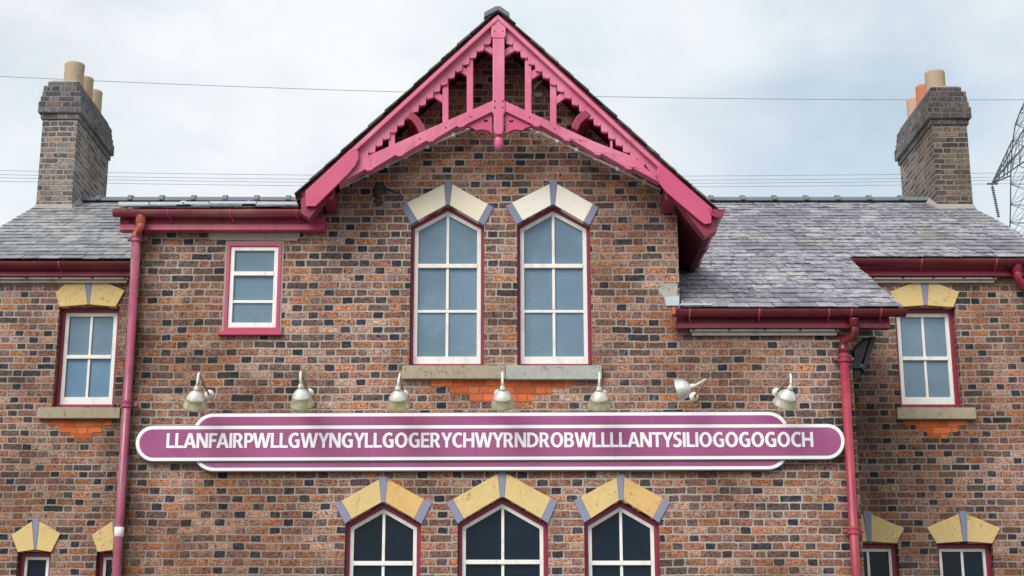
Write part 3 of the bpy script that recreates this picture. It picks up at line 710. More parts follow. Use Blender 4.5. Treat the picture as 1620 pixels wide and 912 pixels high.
UP_L = [('lintel_stone', 'Y', [(643.4, 321), (702.8, 291.5), (705.2, 324.8), (660.6, 349)]), ('lintel_stone', 'Y', [(715.3, 291.5), (772, 323.2), (756.6, 351), (711.8, 324.8)]),
        ('keystone', 'blue_stone', [(703, 286.8), (715, 286.8), (711.6, 324.2), (705.4, 324.2)]),
        ('end_stone', 'blue_stone', [(633.8, 326), (643.2, 321), (660.4, 349.1), (650.6, 355.4)]), ('end_stone', 'blue_stone', [(772.2, 323.4), (781, 328.5), (766.2, 356.4), (756.8, 351.1)])]
def sub(parts, m1, m2=None):
    k = 0; res = []
    for n_, mt, pts in parts:
        if mt == 'Y': mt = m1 if k == 0 else (m2 or m1); k += 1
        res.append((n_, mt, pts))
    return res
w2 = window(oW2, Y0, .085, .030, .042, [ya(421), ya(492.5)], True, meet=0, bottom_rail=.035)
stones(w2, Y0, sub(UP_L, 'pale_yellow'))
sill(w2, X(636, 578, Y0 - .07), X(799.5, 578, Y0 - .07), Z(578.5, Y0 - .07) + .012, Z(599.5, Y0 - .07), Y0, 'sill_tan')
w3 = window(oW3, Y0, .085, .030, .042, [ya(421), ya(492.5)], True, meet=0, bottom_rail=.035)
stones(w3, Y0, sub(UP_L, 'pale'), 166.5)
sill(w3, X(800, 578, Y0 - .07), X(952, 578, Y0 - .07), Z(578.5, Y0 - .07) + .012, Z(600.5, Y0 - .07), Y0, 'sill_grey')
w1 = window(oW1, Y0, -.012, .034, .042, [Z(433, Y0), Z(477, Y0)], False, 'frame_pink', meet=0, bottom_rail=.01)
link('sill', MB().box(X(344, 525, Y0 - .06), X(446, 525, Y0 - .06), Y0 - .06, Y0 + .02, Z(530, Y0 - .06), Z(523.5, Y0 - .06)), M['frame_pink'], w1, bevel=.004)
link('lintel', MB().prism(px_poly([(331, 368), (475, 368), (474, 376), (470, 381), (332, 380)], Y0 - .006), Y0 - .006, Y0 + .05), M['cement'], w1)
# mortar fillet round that window
oo = inset(oW1, -.018); link('mortar_surround', MB().ring(oo, inset(oW1, .002), Y0 - .003, Y0 + .02), M['flaunch'], w1)
G1 = [('lintel_stone', 'yellow', [(540, 792.7), (599.9, 758.7), (603.4, 795.0), (556.3, 821.2)]), ('lintel_stone', 'orange_stone', [(612.8, 758), (670.9, 790.4), (655, 821), (609.8, 795)]),
      ('keystone', 'blue_stone', [(600, 754.5), (612.7, 754.5), (609.6, 795), (603.6, 795)]),
      ('end_stone', 'blue_stone', [(529.5, 796.6), (539.7, 792.5), (556.1, 821.3), (545.7, 829.4)]), ('end_stone', 'blue_stone', [(671.2, 790.5), (683.7, 795.5), (666.6, 829.4), (655.2, 821.1)])]
G2 = [('lintel_stone', 'yellow', [(716.5, 790.4), (788.0, 749.3), (791.2, 787.2), (734, 821.2)]), ('lintel_stone', 'yellow', [(800.9, 749.3), (871.5, 788.3), (856.4, 821), (798.2, 787.2)]),
      ('keystone', 'blue_stone', [(788.2, 745.3), (800.6, 745.3), (798, 787.2), (791.4, 787.2)]),
      ('end_stone', 'blue_stone', [(705.3, 795.4), (716.2, 790.6), (733.8, 821.3), (724, 829)]), ('end_stone', 'blue_stone', [(871.8, 788.4), (882, 793.4), (867.1, 828.4), (856.7, 821.1)])]
G3 = [('lintel_stone', 'yellow', [(918.5, 787), (976.2, 755.3), (979.2, 791.8), (935, 820.4)]), ('lintel_stone', 'orange_stone', [(987.7, 755), (1049.2, 789), (1033, 820.4), (986.2, 791.8)]),
      ('keystone', 'blue_stone', [(976.4, 750.6), (987.5, 750.6), (986, 791.8), (979.4, 791.8)]),
      ('end_stone', 'blue_stone', [(908, 793), (918.2, 787.1), (934.8, 820.5), (924, 827.3)]), ('end_stone', 'blue_stone', [(1049.5, 789.1), (1060, 795), (1042.8, 827.3), (1033.2, 820.5)])]
for ol, st, by in ((oG1, G1, 891.5), (oG2, G2, 889.5), (oG3, G3, 891)):
    wn = window(ol, Y0, .085, .040, .038, [ya(by), ya(by) - .62], True, glass='glass_low', meet=0, bottom_rail=.03)
    stones(wn, Y0, st)
    sill(wn, ol[0][0] - .12, ol[1][0] + .12, .95, .80, Y0, 'sill_tan')
# wing windows
L1s = [('lintel_stone', 'yellow', [(87.6, 463.5), (102.5, 450), (134.6, 447.5), (138, 482), (94.5, 485.5)]), ('lintel_stone', 'yellow', [(145.2, 447.5), (169.6, 448), (197, 460), (183, 485.5), (142, 482)]),
       ('keystone', 'blue_stone', [(135, 446), (144.9, 446), (141.8, 482), (138.3, 482)])]
wl = window(oL1, Y1, .10, .045, .045, [Z(564.5, Y1 + .1)], True, glass='glass_up', glass2='glass_blue', meet=0, bottom_rail=.04)
stones(wl, Y1, L1s, proud=.02)
sill(wl, X(60, 645, Y1 - .07), X(190, 645, Y1 - .07), Z(645, Y1 - .07) + .012, Z(662, Y1 - .07), Y1, 'sill_tan')
R1s = [('lintel_stone', 'yellow', [(1408, 462), (1450, 445.5), (1456.3, 445.2), (1462, 483.3), (1422, 486)]), ('lintel_stone', 'yellow', [(1469.5, 445), (1476.5, 446), (1517.7, 462.3), (1508.5, 486.3), (1467.3, 483.3)]),
       ('keystone', 'blue_stone', [(1456.6, 444.2), (1469.2, 444.2), (1467, 483), (1462.3, 483)])]
wr = window(oR1, Y1, .10, .045, .045, [Z(567, Y1 + .1)], True, glass='glass_up', meet=0, bottom_rail=.04)
stones(wr, Y1, R1s, proud=.02)
sill(wr, X(1419, 645, Y1 - .07), X(1543.5, 645, Y1 - .07), Z(645, Y1 - .07) + .012, Z(663, Y1 - .07), Y1, 'sill_tan')
L2s = [('lintel_stone', 'yellow', [(18, 847), (50.9, 825), (53.8, 870), (28.3, 873.6)]), ('lintel_stone', 'yellow', [(62.2, 825), (95.5, 844.4), (81, 873.6), (57.6, 870)]),
       ('keystone', 'blue_stone', [(51.2, 822), (62, 822), (57.3, 870), (54.1, 870)])]
R2s = [('lintel_stone', 'yellow', [(1466.4, 835), (1517, 813.5), (1524, 857), (1482, 860)]), ('lintel_stone', 'yellow', [(1529.9, 813.5), (1582.5, 836), (1570, 860), (1530.4, 857)]),
       ('keystone', 'blue_stone', [(1517.3, 808.8), (1529.6, 808.8), (1530.1, 857), (1524.3, 857)])]
for ol, st, dx, lim in ((oL2, L2s, 0, None), (oL3, L2s, 127, None), (oR2, R2s, 0, None), (oR3, R2s, -152, None)):
    if ol is oL3: ol = [(min(p[0], XL - .03), p[1]) for p in ol]
    if ol is oR3: ol = [(max(p[0], XR + .03), p[1]) for p in ol]
    wn = window(ol, Y1, .10, .045, .035, [Z(915, Y1) - .3], ol is not oL2, glass='glass_low', meet=0, bottom_rail=.04)
    # stones cut off where the centre block stands in front
    res = []
    for n_, mt, pts in st:
        q = px_poly([(a + dx, b) for a, b in pts], Y1 - .02)
        q = [(min(max(x_, -99 if dx <= 0 and dx != -152 else -99), XL - .01) if dx == 127 else (max(x_, XR + .01) if dx == -152 else x_), z_) for x_, z_ in q]
        if max(p[0] for p in q) - min(p[0] for p in q) < .03: continue
        link(n_, MB().prism(q, Y1 - .02, Y1 + .10), M[mt], wn, bevel=.004)
# torn corners of the blinds
def torn(Wn, pts, Yp): link('torn_blind', MB().prism(px_poly(pts, Yp), Yp, Yp + .002), M['glass_low'], Wn)
torn(wl, [(103, 499), (110, 499), (109, 506), (106, 512), (106, 519), (102.5, 522)], Y1 + .141)
torn(wr, [(1496.5, 502.5), (1502, 502.5), (1503.5, 524), (1500, 522), (1499, 514), (1496, 510)], Y1 + .141)

# ---- repairs in the brickwork
def repair(pts, Yw, mat='brick_new', proud=.004):
    link('repair_patch', MB().prism(px_poly(pts, Yw - proud), Yw - proud, Yw + .05), M[mat], B)
repair([(680, 601.5), (903, 601.5), (903, 613), (873, 613), (873, 624), (841, 625), (841, 637), (743, 636), (743, 625), (712, 624), (712, 612.5), (680, 612)], Y0)
repair([(78, 664), (177, 664), (176, 673), (161, 673), (160, 684), (146, 684), (145, 694), (111, 694), (111, 684), (95, 684), (95, 673), (77, 673)], Y1)
repair([(1432, 664.5), (1530, 664.5), (1530, 673), (1515, 673), (1515, 684), (1499, 684), (1499, 694), (1467, 694), (1467, 684), (1449, 684), (1448, 673), (1432, 673)], Y1)
repair([(1046, 449), (1072, 449), (1072, 470), (1050, 471), (1043, 462)], Y0, 'cement')
link('lead_flashing', MB().prism(px_poly([(1051, 470), (1075, 469), (1075, 484), (1054, 484)], Y0 - .02), Y0 - .02, Y0 + .01).box(XGR - .02, XGR + .30, 14.60, 14.79, ZE + .03, ZE + .05), M['lead'], B, bevel=.004)
link('mortar_stain', MB().prism(px_poly([(1375, 760), (1376, 760), (1376.5, 775), (1377, 779), (1375.5, 779), (1374.8, 768)], Y1 - .002), Y1 - .002, Y1 + .01), M['flaunch'], B) if False else None

# ================================================================== SIGN
YS = Y0 - .06
S = thing('station_name_sign', 'very long purple station nameboard with white border and lettering on brick wall', 'sign', (0, Y0, Z(700, Y0)))
M['sign'] = paint('purple_enamel', (.30, .066, .185), .28, .10, fade=(.36, .095, .25), dirt=(.22, .07, .13), amount=.25, dscale=4)
M['sign_white'] = paint('white_enamel', (.86, .85, .86), .3, .03)
M['letter'], _n, _b = newmat('white_letter_film'); _b.inputs['Base Color'].default_value = (.86, .85, .87, 1); _b.inputs['Roughness'].default_value = .4
for k_ in ('sign', 'sign_white'):
    for nd in M[k_].node_tree.nodes:
        if nd.type == 'BUMP': nd.inputs['Strength'].default_value = .06
M['sign_edge'] = paint('sign_edge', (.10, .09, .10), .5, .1)
tilt = lambda px: (px - 776) * -.0030
def rounded(x0, x1, y0, y1, r, n=14):
    pts = []
    for cx, cy, a0 in ((x1 - r, y0 + r, -90), (x1 - r, y1 - r, 0), (x0 + r, y1 - r, 90), (x0 + r, y0 + r, 180)):
        for k in range(n + 1):
            a = R(a0 + 90 * k / n); pts.append((cx + math.cos(a) * r, cy + math.sin(a) * r))
    return [(a, b + tilt(a)) for a, b in pts]
def signpoly(x0, x1, y0, y1, r): return px_poly(rounded(x0, x1, y0, y1, r), YS)
yb0, yb1 = 653.5, 744; yf0, yf1 = 673.5, 728.5
def hcut(x0, x1, y0, y1): return px_poly([(a, b + tilt(a)) for a, b in ((x0, y0), (x1, y0), (x1, y1), (x0, y1))], YS)
link('rear_board', MB().prism(signpoly(305, 1248, yb0, yb1, 33), YS - .004, YS + .03), M['sign_white'], S)
link('rear_board_edge', MB().prism(signpoly(304, 1249, yb0 - .9, yb1 + 1.8, 34), YS - .001, YS + .035), M['sign_edge'], S)
link('rear_panel', MB().prism(signpoly(310.5, 1242.5, yb0 + 5.2, yb1 - 5.2, 28), YS - .007, YS - .0035), M['sign'], S)
link('front_board', MB().prism(signpoly(216, 1335, yf0, yf1, 27.4), YS - .028, YS - .002), M['sign_white'], S)
link('front_board_edge', MB().prism(signpoly(215, 1336, yf0 - .7, yf1 + 1.6, 28), YS - .025, YS + .02), M['sign_edge'], S)
link('front_panel', MB().prism(signpoly(221.5, 1329.5, yf0 + 5.3, yf1 - 5.3, 22), YS - .031, YS - .0275), M['sign'], S)
# joints between the enamel sheets
mb = MB()
for jx in (973, 582):
    mb.prism(px_poly([(jx, yf0 + 5.5 + tilt(jx)), (jx + .9, yf0 + 5.5 + tilt(jx)), (jx + .9, yf1 - 5.5 + tilt(jx)), (jx, yf1 - 5.5 + tilt(jx))], YS - .033), YS - .033, YS - .030)
    for a_, b_ in ((yb0 + 5.4, yf0 - .3), (yf1 + .3, yb1 - 5.4)):
        mb.prism(px_poly([(jx, a_ + tilt(jx)), (jx + .9, a_ + tilt(jx)), (jx + .9, b_ + tilt(jx)), (jx, b_ + tilt(jx))], YS - .009), YS - .009, YS - .006)
link('panel_joint', mb, paint('joint_line', (.26, .06, .16), .5, .05), S)
# lettering
TXT = 'LLANFAIRPWLLGWYNGYLLGOGERYCHWYRNDROBWLLLLANTYSILIOGOGOGOCH'
K = .185                                                   # stem thickness, letter height = 1
def stroke(a, b, w=K): 
    return None
def arcp(cx, cz, rx, rz, a0, a1, n=16): return [(cx + rx * math.cos(R(a0 + (a1 - a0) * i / n)), cz + rz * math.sin(R(a0 + (a1 - a0) * i / n))) for i in range(n + 1)]
H_ = .165                                                  # horizontal stroke thickness
def bowl(x1, z0, z1, xs, n=10):
    """outline points of a right-hand bowl from (xs,z0) round to (xs,z1)"""
    rr = (z1 - z0) / 2; return [(xs, z0)] + arcp(x1 - rr * .9, (z0 + z1) / 2, rr * .9, rr, -90, 90, n) + [(xs, z1)]
def glyph(c):
    if c == 'I': return K, [([(0, 0), (K, 0), (K, 1), (0, 1)], [])]
    if c == 'L': return .55, [([(0, 0), (.55, 0), (.55, H_), (K, H_), (K, 1), (0, 1)], [])]
    if c == 'F': return .53, [([(0, 0), (K, 0), (K, .41), (.48, .41), (.48, .58), (K, .58), (K, 1 - H_), (.53, 1 - H_), (.53, 1), (0, 1)], [])]
    if c == 'E': return .56, [([(0, 0), (.56, 0), (.56, H_), (K, H_), (K, .42), (.51, .42), (.51, .59), (K, .59), (K, 1 - H_), (.55, 1 - H_), (.55, 1), (0, 1)], [])]
    if c == 'T': return .66, [([(.33 - K / 2, 0), (.33 + K / 2, 0), (.33 + K / 2, 1 - H_), (.66, 1 - H_), (.66, 1), (0, 1), (0, 1 - H_), (.33 - K / 2, 1 - H_)], [])]
    if c == 'H': return .74, [([(0, 0), (K, 0), (K, .42), (.74 - K, .42), (.74 - K, 0), (.74, 0), (.74, 1), (.74 - K, 1), (.74 - K, .60), (K, .60), (K, 1), (0, 1)], [])]
    if c == 'N': return .76, [([(0, 0), (.185, 0), (.185, .64), (.53, 0), (.76, 0), (.76, 1), (.575, 1), (.575, .36), (.23, 1), (0, 1)], [])]
    if c == 'A': return .84, [([(0, 0), (.215, 0), (.28, .22), (.56, .22), (.625, 0), (.84, 0), (.535, 1), (.305, 1)], [[(.325, .375), (.515, .375), (.42, .76)]])]
    if c == 'W': return 1.18, [([(.225, 0), (.455, 0), (.59, .66), (.725, 0), (.955, 0), (1.18, 1), (.975, 1), (.84, .31), (.695, 1), (.485, 1), (.34, .31), (.205, 1), (0, 1)], [])]
    if c == 'Y': return .76, [([(.38 - K / 2, 0), (.38 + K / 2, 0), (.38 + K / 2, .40), (.76, 1), (.535, 1), (.38, .62), (.225, 1), (0, 1), (.38 - K / 2, .40)], [])]
    if c == 'P': return .61, [([(0, 0), (K, 0), (K, .34)] + bowl(.61, .34, 1, .22)[1:] + [(0, 1)], [[(K, .50)] + bowl(.41, .50, .845, .25)[1:-1] + [(K, .845)]])]
    if c == 'R': return .67, [([(0, 0), (K, 0), (K, .39), (.27, .39), (.44, 0), (.67, 0), (.47, .42)] + arcp(.32, .70, .285, .30, -50, 90, 10) + [(0, 1)], [[(K, .535)] + bowl(.405, .535, .85, .25)[1:-1] + [(K, .85)]])]
    if c == 'B': return .65, [([(0, 0)] + arcp(.37, .285, .28, .285, -90, 62, 10) + arcp(.34, .745, .265, .255, -52, 90, 10) + [(0, 1)], [[(K, .155)] + bowl(.44, .155, .44, .25)[1:-1] + [(K, .44)], [(K, .59)] + bowl(.405, .59, .855, .25)[1:-1] + [(K, .855)]])]
    if c == 'D': return .76, [([(0, 0)] + arcp(.28, .5, .48, .5, -90, 90, 18) + [(0, 1)], [[(K, .17)] + arcp(.27, .5, .275, .33, -90, 90, 16) + [(K, .83)]])]
    if c == 'O': return .84, [(arcp(.42, .5, .42, .52, 0, 354, 40), [arcp(.42, .5, .21, .345, 0, 354, 32)])]
    if c == 'C': return .66, [(arcp(.44, .5, .44, .52, 62, 298, 30) + [(.625, .215)] + arcp(.44, .5, .225, .345, 312, 48, 28) + [(.615, .80)], [])]
    if c == 'G': return .76, [(arcp(.44, .5, .44, .52, 60, 270, 28) + [(.58, -.01), (.74, .04), (.74, .56), (.44, .56), (.44, .405), (.545, .405), (.545, .165)] + arcp(.44, .5, .225, .345, 285, 55, 26) + [(.63, .81)], [])]
    if c == 'S':
        top = arcp(.31, .735, .30, .285, 48, 250, 16); 
        out_ = [(.53, .965), (.40, 1.01), (.30, 1.02), (.17, .99), (.07, .91), (.025, .80), (.02, .70), (.05, .60), (.12, .525), (.22, .47), (.32, .425), (.355, .385), (.365, .31), (.345, .22), (.28, .165), (.20, .155), (.10, .18), (.02, .22), (0, .06), (.08, .01), (.19, -.02), (.31, -.015), (.44, .03), (.53, .12), (.57, .25), (.57, .36), (.53, .465), (.45, .54), (.34, .59), (.25, .64), (.22, .69), (.225, .77), (.265, .83), (.34, .855), (.42, .845), (.50, .81)]
        return .58, [(out_, [])]
gap = {'L': .035, 'A': .02, 'T': .02, 'Y': -.01, 'W': .02, 'F': .0, 'P': -.01}
adv = []; x = 0.0
for i, ch_ in enumerate(TXT):
    wd, polys = glyph(ch_); adv.append((x, polys)); nx_ = TXT[i + 1] if i + 1 < len(TXT) else ''
    g_ = gap.get(ch_, .065)
    if nx_ in 'AWYT' and nx_: g_ -= .035
    x += wd + g_ if nx_ else wd
total = x
zb_l = (P(776, 709.0, YS).z); hL = P(776, 685.6, YS).z - zb_l
xl0, xl1 = X(264.5, 700, YS), X(1285.5, 700, YS); sx_ = (xl1 - xl0) / total; sl_ = math.tan(R(.11)); xm_ = X(776, 700, YS)
print('letter x/z scale', sx_ / hL)
mb = MB()
def mapl(p, x): 
    xx = xl0 + (x + p[0]) * sx_; return (xx, zb_l + p[1] * hL + (xx - xm_) * sl_)
for x, polys in adv:
    for outl, holes in polys:
        mb.prism([mapl(p, x) for p in outl], YS - .0345, YS - .0312, [[mapl(p, x) for p in h] for h in holes])
link('lettering', mb, M['letter'], S)
# ================================================================== LAMPS
def lamp_mat(name, algae):
    m, n, b = newmat(name); s = NB(n)
    pos = s.node('ShaderNodeNewGeometry').outputs['Position']; pz = s.sep(pos)[2]
    c = s.mix(s.noise(pos, 22, 4, .6), (.62, .64, .62), (.84, .85, .81))
    zlow = Z(652, 14.35)
    f = s.m('MULTIPLY', s.rng(s.m('SUBTRACT', pz, zlow), .03, .21, 1, .0), s.rng(s.noise(pos, 14, 4, .7), .34, .58, .35, 1))
    c = s.mix(s.m('MULTIPLY', f, algae), c, (.52, .46, .18))
    s.link(c, b.inputs['Base Color']); b.inputs['Roughness'].default_value = .27; b.inputs['Metallic'].default_value = .5
    s.link(s.bump(s.noise(pos, 30, 2), .003, .4), b.inputs['Normal']); return m
M['lamp_a'] = lamp_mat('algae_stained_enamel', .9); M['lamp_b'] = lamp_mat('dull_enamel', .0); M['lamp_c'] = lamp_mat('flaking_enamel', .5)
M['arm'] = paint('cream_enamel_arm', (.72, .70, .62), .4, .1, dirt=(.40, .32, .2), amount=.5, dscale=20)
M['arm_rust'] = paint('tarnished_arm', (.34, .25, .16), .5, .25)
def lamp(label, neck, mouth, top, rose, mat='lamp_a', yn=14.30, ym=14.40, yt=14.32, mr=.117):
    pr = P(*rose, Y0 - .01); t = thing('gooseneck_wall_lamp', label, 'lamp', (pr.x, Y0, pr.z), 'lamps above the nameboard')
    pn = P(*neck, yn); pm = P(*mouth, ym); pt = P(*top, yt)
    ax = (pm - pn); L = ax.length; k = L / .2
    prof = [(0, .022), (.012 * k, .026), (.022 * k, .042), (.05 * k, .068), (.09 * k, .088), (.100 * k, .093), (.108 * k, .090), (.15 * k, .104), (.185 * k, .112), (.198 * k, mr), (.203 * k, mr), (.2 * k, mr - .006), (.15 * k, .098), (.05 * k, .062), (.02 * k, .01)]
    link('shade', MB().lathe(pn, ax, prof, 28), M[mat], t, smooth=True)
    axn = ax.normalized()
    link('collar', MB().lathe(pn - axn * .045, ax, [(0, .012), (.004, .018), (.02, .020), (.024, .026), (.046, .027), (.05, .016)], 16), M['arm'], t, smooth=True)
    # arm: neck -> top -> back and down to the wall plate
    c0 = pn - axn * .035
    link('arm', MB().tube([c0, c0.lerp(pt, .5) + Vector((0, -.004, 0)), c0.lerp(pt, .9), pt + Vector((0, .015, .004)), pt + Vector((0, .05, -.004))], .0115, 10), M['arm'], t, smooth=True)
    e = pt + Vector((0, .05, -.004)); w_ = pr + Vector((0, -.03, 0))
    link('rear_arm', MB().tube([e, e.lerp(w_, .3) + Vector((0, .03, -.01)), e.lerp(w_, .7) + Vector((0, -.01, -.01)), w_, pr], .010, 10), M['arm_rust'], t, smooth=True)
    link('wall_plate', MB().lathe(pr + Vector((0, .012, 0)), (0, -1, 0), [(0, .048), (.010, .046), (.022, .036), (.03, .02), (.04, .018), (.042, .001)], 18), M['arm'], t, smooth=True)
    return t
lamp('stained lamp furthest left, nearest the faded downpipe', (311, 617), (309, 643), (314.5, 591), (331, 624))
lamp('algae green lamp second from the left, under the small three-pane window', (476, 614), (478, 641), (475.5, 589), (489, 622))
lamp('lamp with tipped rim in front of the left end of the sandstone sill', (629.5, 617), (631, 642), (632.5, 592), (639, 624))
lamp('lamp in front of the orange repair bricks between the two pointed windows', (795, 617), (795.5, 641), (795, 590), (789, 623))
lamp('lamp in front of the right end of the grey stone sill', (948, 618), (949, 642), (948.5, 591), (953, 624))
lamp('knocked sideways lamp whose clean grey shade points left', (1094, 612), (1072, 618), (1116, 601), (1098, 628), 'lamp_b', 14.34, 14.375, 14.50, .108)
lamp('flaking white lamp furthest right, nearest the crimson downpipe', (1249.5, 616), (1241, 640), (1251, 593), (1229, 621), 'lamp_c')

# ================================================================== STRIPS, ROPE LIGHT, CONDUIT
def strip(label, x0, x1, y, z):
    t = thing('eaves_strip_light', label, 'strip light', ((x0 + x1) / 2, y, z), 'strip lights under the eaves')
    link('casing', MB().box(x0, x1, y - .02, y + .05, z, z + .022), M['cream'], t, bevel=.004)
    link('tube', MB().tube([(x0 + .02, y + .03, z - .018), (x1 - .02, y + .03, z - .018)], .018, 10), M['cream'], t)
    n_ = max(2, int((x1 - x0) / .33))
    for i in range(n_ + 1):
        xx = x0 + .03 + (x1 - x0 - .06) * i / n_; link('clip', MB().box(xx - .012, xx + .012, y - .025, y + .0, z + .004, z + .026), M['board'], t)
strip('cream strip light under the left wing gutter', VL + .1, X(203, 441, 16.78), 16.78, ZS_W - .03)
strip('cream strip light under the low right-hand gutter above the lamps', X(1092, 524, 14.73), X(1327, 524, 14.73), 14.73, ZS_R - .026)
strip('cream strip light under the right wing gutter', X(1376, 440, 16.78), X(1576, 440, 16.78), 16.78, ZS_W - .03)
for lab, pts in (('cream rope light clipped under the left slope of the gable', [(537, 298), (600, 268), (660, 239), (742, 204)]), ('cream rope light clipped under the right slope of the gable', [(838, 204), (900, 232), (960, 260), (1045, 300)])):
    yq = Y0 - .16
    pp = [P(a, b, yq) for a, b in pts]; t = thing('rope_light', lab, 'rope light', pp[0], 'rope lights under the gable')
    link('tube', MB().tube(pp, .013, 8), M['cream'], t)
    for i in range(6):
        f_ = (i + .4) / 6 * 3; k = int(f_); q = pp[k].lerp(pp[k + 1], f_ - k); link('clip', MB().box(q.x - .018, q.x + .018, q.y - .02, q.y + .02, q.z - .018, q.z + .018), M['white'], t)
    # slim rail the tube is clipped to, standing off the wall
    up = [p + Vector((0, .03, .014)) for p in pp]
    link('rail', MB().tube(up, .008, 6).tube([up[0], Vector((up[0].x, Y0, up[0].z))], .006, 6).tube([up[-1], Vector((up[-1].x, Y0, up[-1].z))], .006, 6), M['cream'], t)

# ================================================================== FLOODLIGHT
q = P(1350, 577, 14.97)
Fl = thing('floodlight', 'black finned floodlight on the wall corner beside the crimson downpipe', 'floodlight', (XR, 15.0, q.z))
yf0_, yf1_ = 14.92, 15.20
FY = lambda pts, y: px_poly(pts, y)
link('housing', MB().prism(FY([(1350.5, 553), (1366, 537.5), (1378, 535), (1362, 583), (1352, 574)], yf0_), yf0_, yf1_), M['black'], Fl, bevel=.012)
link('front_frame', MB().prism(FY([(1378.5, 534), (1384, 532.5), (1385, 536), (1367, 590), (1362.5, 584)], yf0_), yf0_ - .015, yf1_ + .015), M['black'], Fl, bevel=.006)
mb = MB()
for i in range(7):
    yy = yf0_ + .02 + i * .035; mb.prism(FY([(1352, 552), (1366, 535), (1381, 532), (1379, 537), (1367, 540), (1354, 555)], yf0_), yy, yy + .008)
link('cooling_fins', mb, M['black'], Fl)
link('bracket', MB().prism(FY([(1349, 571), (1366, 578), (1366, 583), (1349, 583)], yf0_ - .02), yf0_ - .02, yf0_ - .012).prism(FY([(1351, 584), (1362, 585), (1364, 589), (1352, 604)], yf0_), yf0_ + .02, yf1_ - .06), M['black'], Fl)
q = P(1363, 579.5, yf0_ - .022); link('pivot_bolt', MB().lathe(q, (0, -1, 0), [(0, .018), (.006, .018), (.007, .011), (.012, .010), (.013, .001)], 12), M['steel'], Fl)

# ================================================================== INSULATOR BRACKET
q = P(599, 297, Y0)
In = thing('insulator_bracket', 'old wall bracket with brown porcelain insulators left of the gable window', 'bracket', (q.x, Y0, q.z))
p = P(599, 302, Y0 - .12)
link('hood', MB().prism(px_poly([(590, 300), (594, 290), (606, 287), (611, 297), (607, 302), (594, 303)], Y0 - .12), Y0 - .12, Y0 - .01), M['black'], In, bevel=.01)
zz = p.z; zb_ = P(599, 327, Y0 - .12).z; D = zz - zb_
link('insulator', MB().lathe((p.x, Y0 - .12, zz), (0, 0, -1), [(0, .03), (.012, .05), (.03, .05), (.035, .022), (D * .55, .020), (D * .57, .045), (D * .66, .052), (D * .78, .048), (D * .80, .028), (D * .95, .03), (D, .012)], 18), M['brown'], In, smooth=True)
a_ = P(604, 299, Y0 - .10); b_ = P(632, 306.5, Y0 - .04)
link('wire_tail', MB().tube([a_, a_.lerp(b_, .4) + Vector((0, 0, .01)), a_.lerp(b_, .8), b_, P(635, 310, Y0 - .01)], [.013, .013, .010, .007, .004], 8), M['black'], In)
link('ring', MB().tube([P(600 + math.cos(k / 8 * 6.283) * 10, 301 + math.sin(k / 8 * 6.283) * 4, Y0 - .10) for k in range(9)], .008, 8, cap=False), M['brown'], In)
link('wall_stay', MB().tube([(p.x, Y0 - .12, zz - .02), (p.x - .05, Y0, zz - .02)], .012, 8), M['black'], In)

# ================================================================== PLASTIC SCRAP
mb = MB()
for pts in ([(843, 140), (846, 133), (853, 128), (859, 128), (853, 134), (846, 141)], [(844, 149), (850, 146), (858, 147), (857, 152), (849, 154)]):
    mb.prism(px_poly(pts, Y0 - .02), Y0 - .02, Y0 - .012)
o = link('plastic_scrap', mb, paint('crinkled_plastic', (.5, .52, .54), .2, .3), None); tag(o, 'scrap of clear plastic caught behind the gable timbers', 'scrap')

# ================================================================== POWER LINES AND PYLON
def wire(label, pts, Y, r, grp):
    pp = [P(a, b, Y) for a, b in pts]
    mb = MB().tube(pp, r, 6)
    o = link('power_line', mb, M['wire'], None); tag(o, label, 'power line', grp); return o, mb
def curve(pts, n=16):
    # quadratic through three points
    (x0, y0), (x1, y1), (x2, y2) = pts; res = []
    for i in range(n + 1):
        x = x0 + (x2 - x0) * i / n
        res.append((x, y0 * (x - x1) * (x - x2) / ((x0 - x1) * (x0 - x2)) + y1 * (x - x0) * (x - x2) / ((x1 - x0) * (x1 - x2)) + y2 * (x - x0) * (x - x1) / ((x2 - x0) * (x2 - x1))))
    return res
wire('highest and thickest overhead wire, passing behind both chimneys and the gable top', curve([(-300, 105), (640, 146), (1900, 156)]), 90, .017, 'overhead power lines')
names = ['uppermost wire of the lower set, behind the chimney stacks', 'second wire down of the lower set, behind the chimney stacks', 'third wire down of the lower set, behind the chimney stacks', 'lowest wire, just above the roof ridges']
for i, nm in enumerate(names):
    dy = (0, 6.5, 11.5, 17)[i]
    wire(nm, curve([(-300, 263 + dy), (500, 277.5 + dy), (1900, 268 + dy)]), 90, .013, 'overhead power lines')
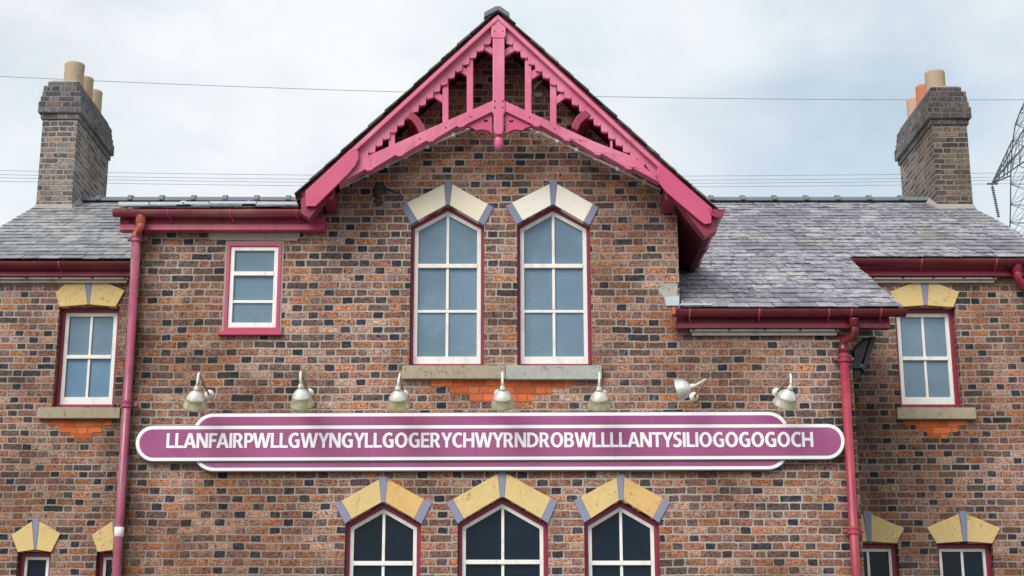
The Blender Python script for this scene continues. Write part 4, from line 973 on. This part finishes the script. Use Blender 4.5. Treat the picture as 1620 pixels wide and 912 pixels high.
# dampers on the top wire near the pylon
Pn = thing('electricity_pylon', 'grey steel lattice pylon beyond the roof at the right edge', 'pylon', (P(1652, 456, 110).x, 110, 0))
def bars(mb, segs, r):
    for a, b in segs: mb.tube([a, b], r, 5)
px0 = 1652; yP = 110
cx = P(px0, 300, yP).x
def W(px, py, dy=0): return P(px, py, yP) + Vector((0, dy, 0))
lev = [(456 + 130, 52), (430, 46), (368, 40), (340, 40), (312, 40), (280, 40.5), (245, 41), (215, 38), (188, 35), (171, 31), (130, 20), (80, 6)]
mast = MB(); lat = MB()
corn = []
for py, xl in ((586, 1600), (430, 1609.5), (400, 1610.5), (368, 1611.5), (340, 1612), (312, 1612), (280, 1611.5), (245, 1611), (213, 1612.5), (188, 1615), (171, 1620), (140, 1632), (100, 1646)):
    z = Z(py, yP); h = max(.15, cx - P(xl, py, yP).x)
    corn.append([Vector((cx + sx * h, yP + sy * h, z)) for sx, sy in ((-1, -1), (1, -1), (1, 1), (-1, 1))])
base = [Vector((cx + sx * 4.6, yP + sy * 4.6, 0)) for sx, sy in ((-1, -1), (1, -1), (1, 1), (-1, 1))]
corn = [base] + corn
for i in range(len(corn) - 1):
    for k in range(4):
        mast.tube([corn[i][k], corn[i + 1][k]], .05, 5); k2 = (k + 1) % 4
        lat.tube([corn[i][k], corn[i + 1][k2]], .022, 4); lat.tube([corn[i][k2], corn[i + 1][k]], .022, 4); lat.tube([corn[i + 1][k], corn[i + 1][k2]], .02, 4)
link('mast', mast, M['steel'], Pn); link('lattice', lat, M['steel'], Pn)
for tip, tops, bots, mir in (((1569, 291), (190, 245), (262, 278), False), ((1569, 291), (190, 245), (262, 278), True)):
    s_ = -1 if mir else 1
    tp = W(*tip); tp.x = cx + (tp.x - cx) * s_
    am = MB(); la = MB()
    def side_pt(py, sy):
        q = P(px0 - 40.5, py, yP); h = abs(q.x - cx); return Vector((cx - s_ * h, yP + sy * h, q.z))
    for sy in (-1, 1):
        u_, m_, l_ = side_pt(212, sy), side_pt(240, sy), side_pt(266, sy)
        for q in (u_, m_, l_): am.tube([tp, q], .055, 5)
        for f_ in (.35, .6, .8):
            la.tube([tp.lerp(u_, f_), tp.lerp(l_, f_)], .03, 4); la.tube([tp.lerp(u_, f_ + .15), tp.lerp(l_, f_)], .03, 4)
    link('cross_arm', am, M['steel'], Pn); link('arm_bracing', la, M['steel'], Pn)
    e = tp + Vector((.32 * 1, 0, -2.7)); mb = MB().tube([tp, e], .03, 6)
    for i in range(17):
        q = tp.lerp(e, .08 + i * .053); mb.lathe(q, (0, 0, -1), [(0, .03), (.03, .13), (.06, .13), (.07, .03)], 10)
    link('insulator_string', mb, M['brown'], Pn)
    link('tip_plate', MB().box(tp.x - .35, tp.x + .45, tp.y - .1, tp.y + .1, tp.z - .05, tp.z + .05), M['steel'], Pn)
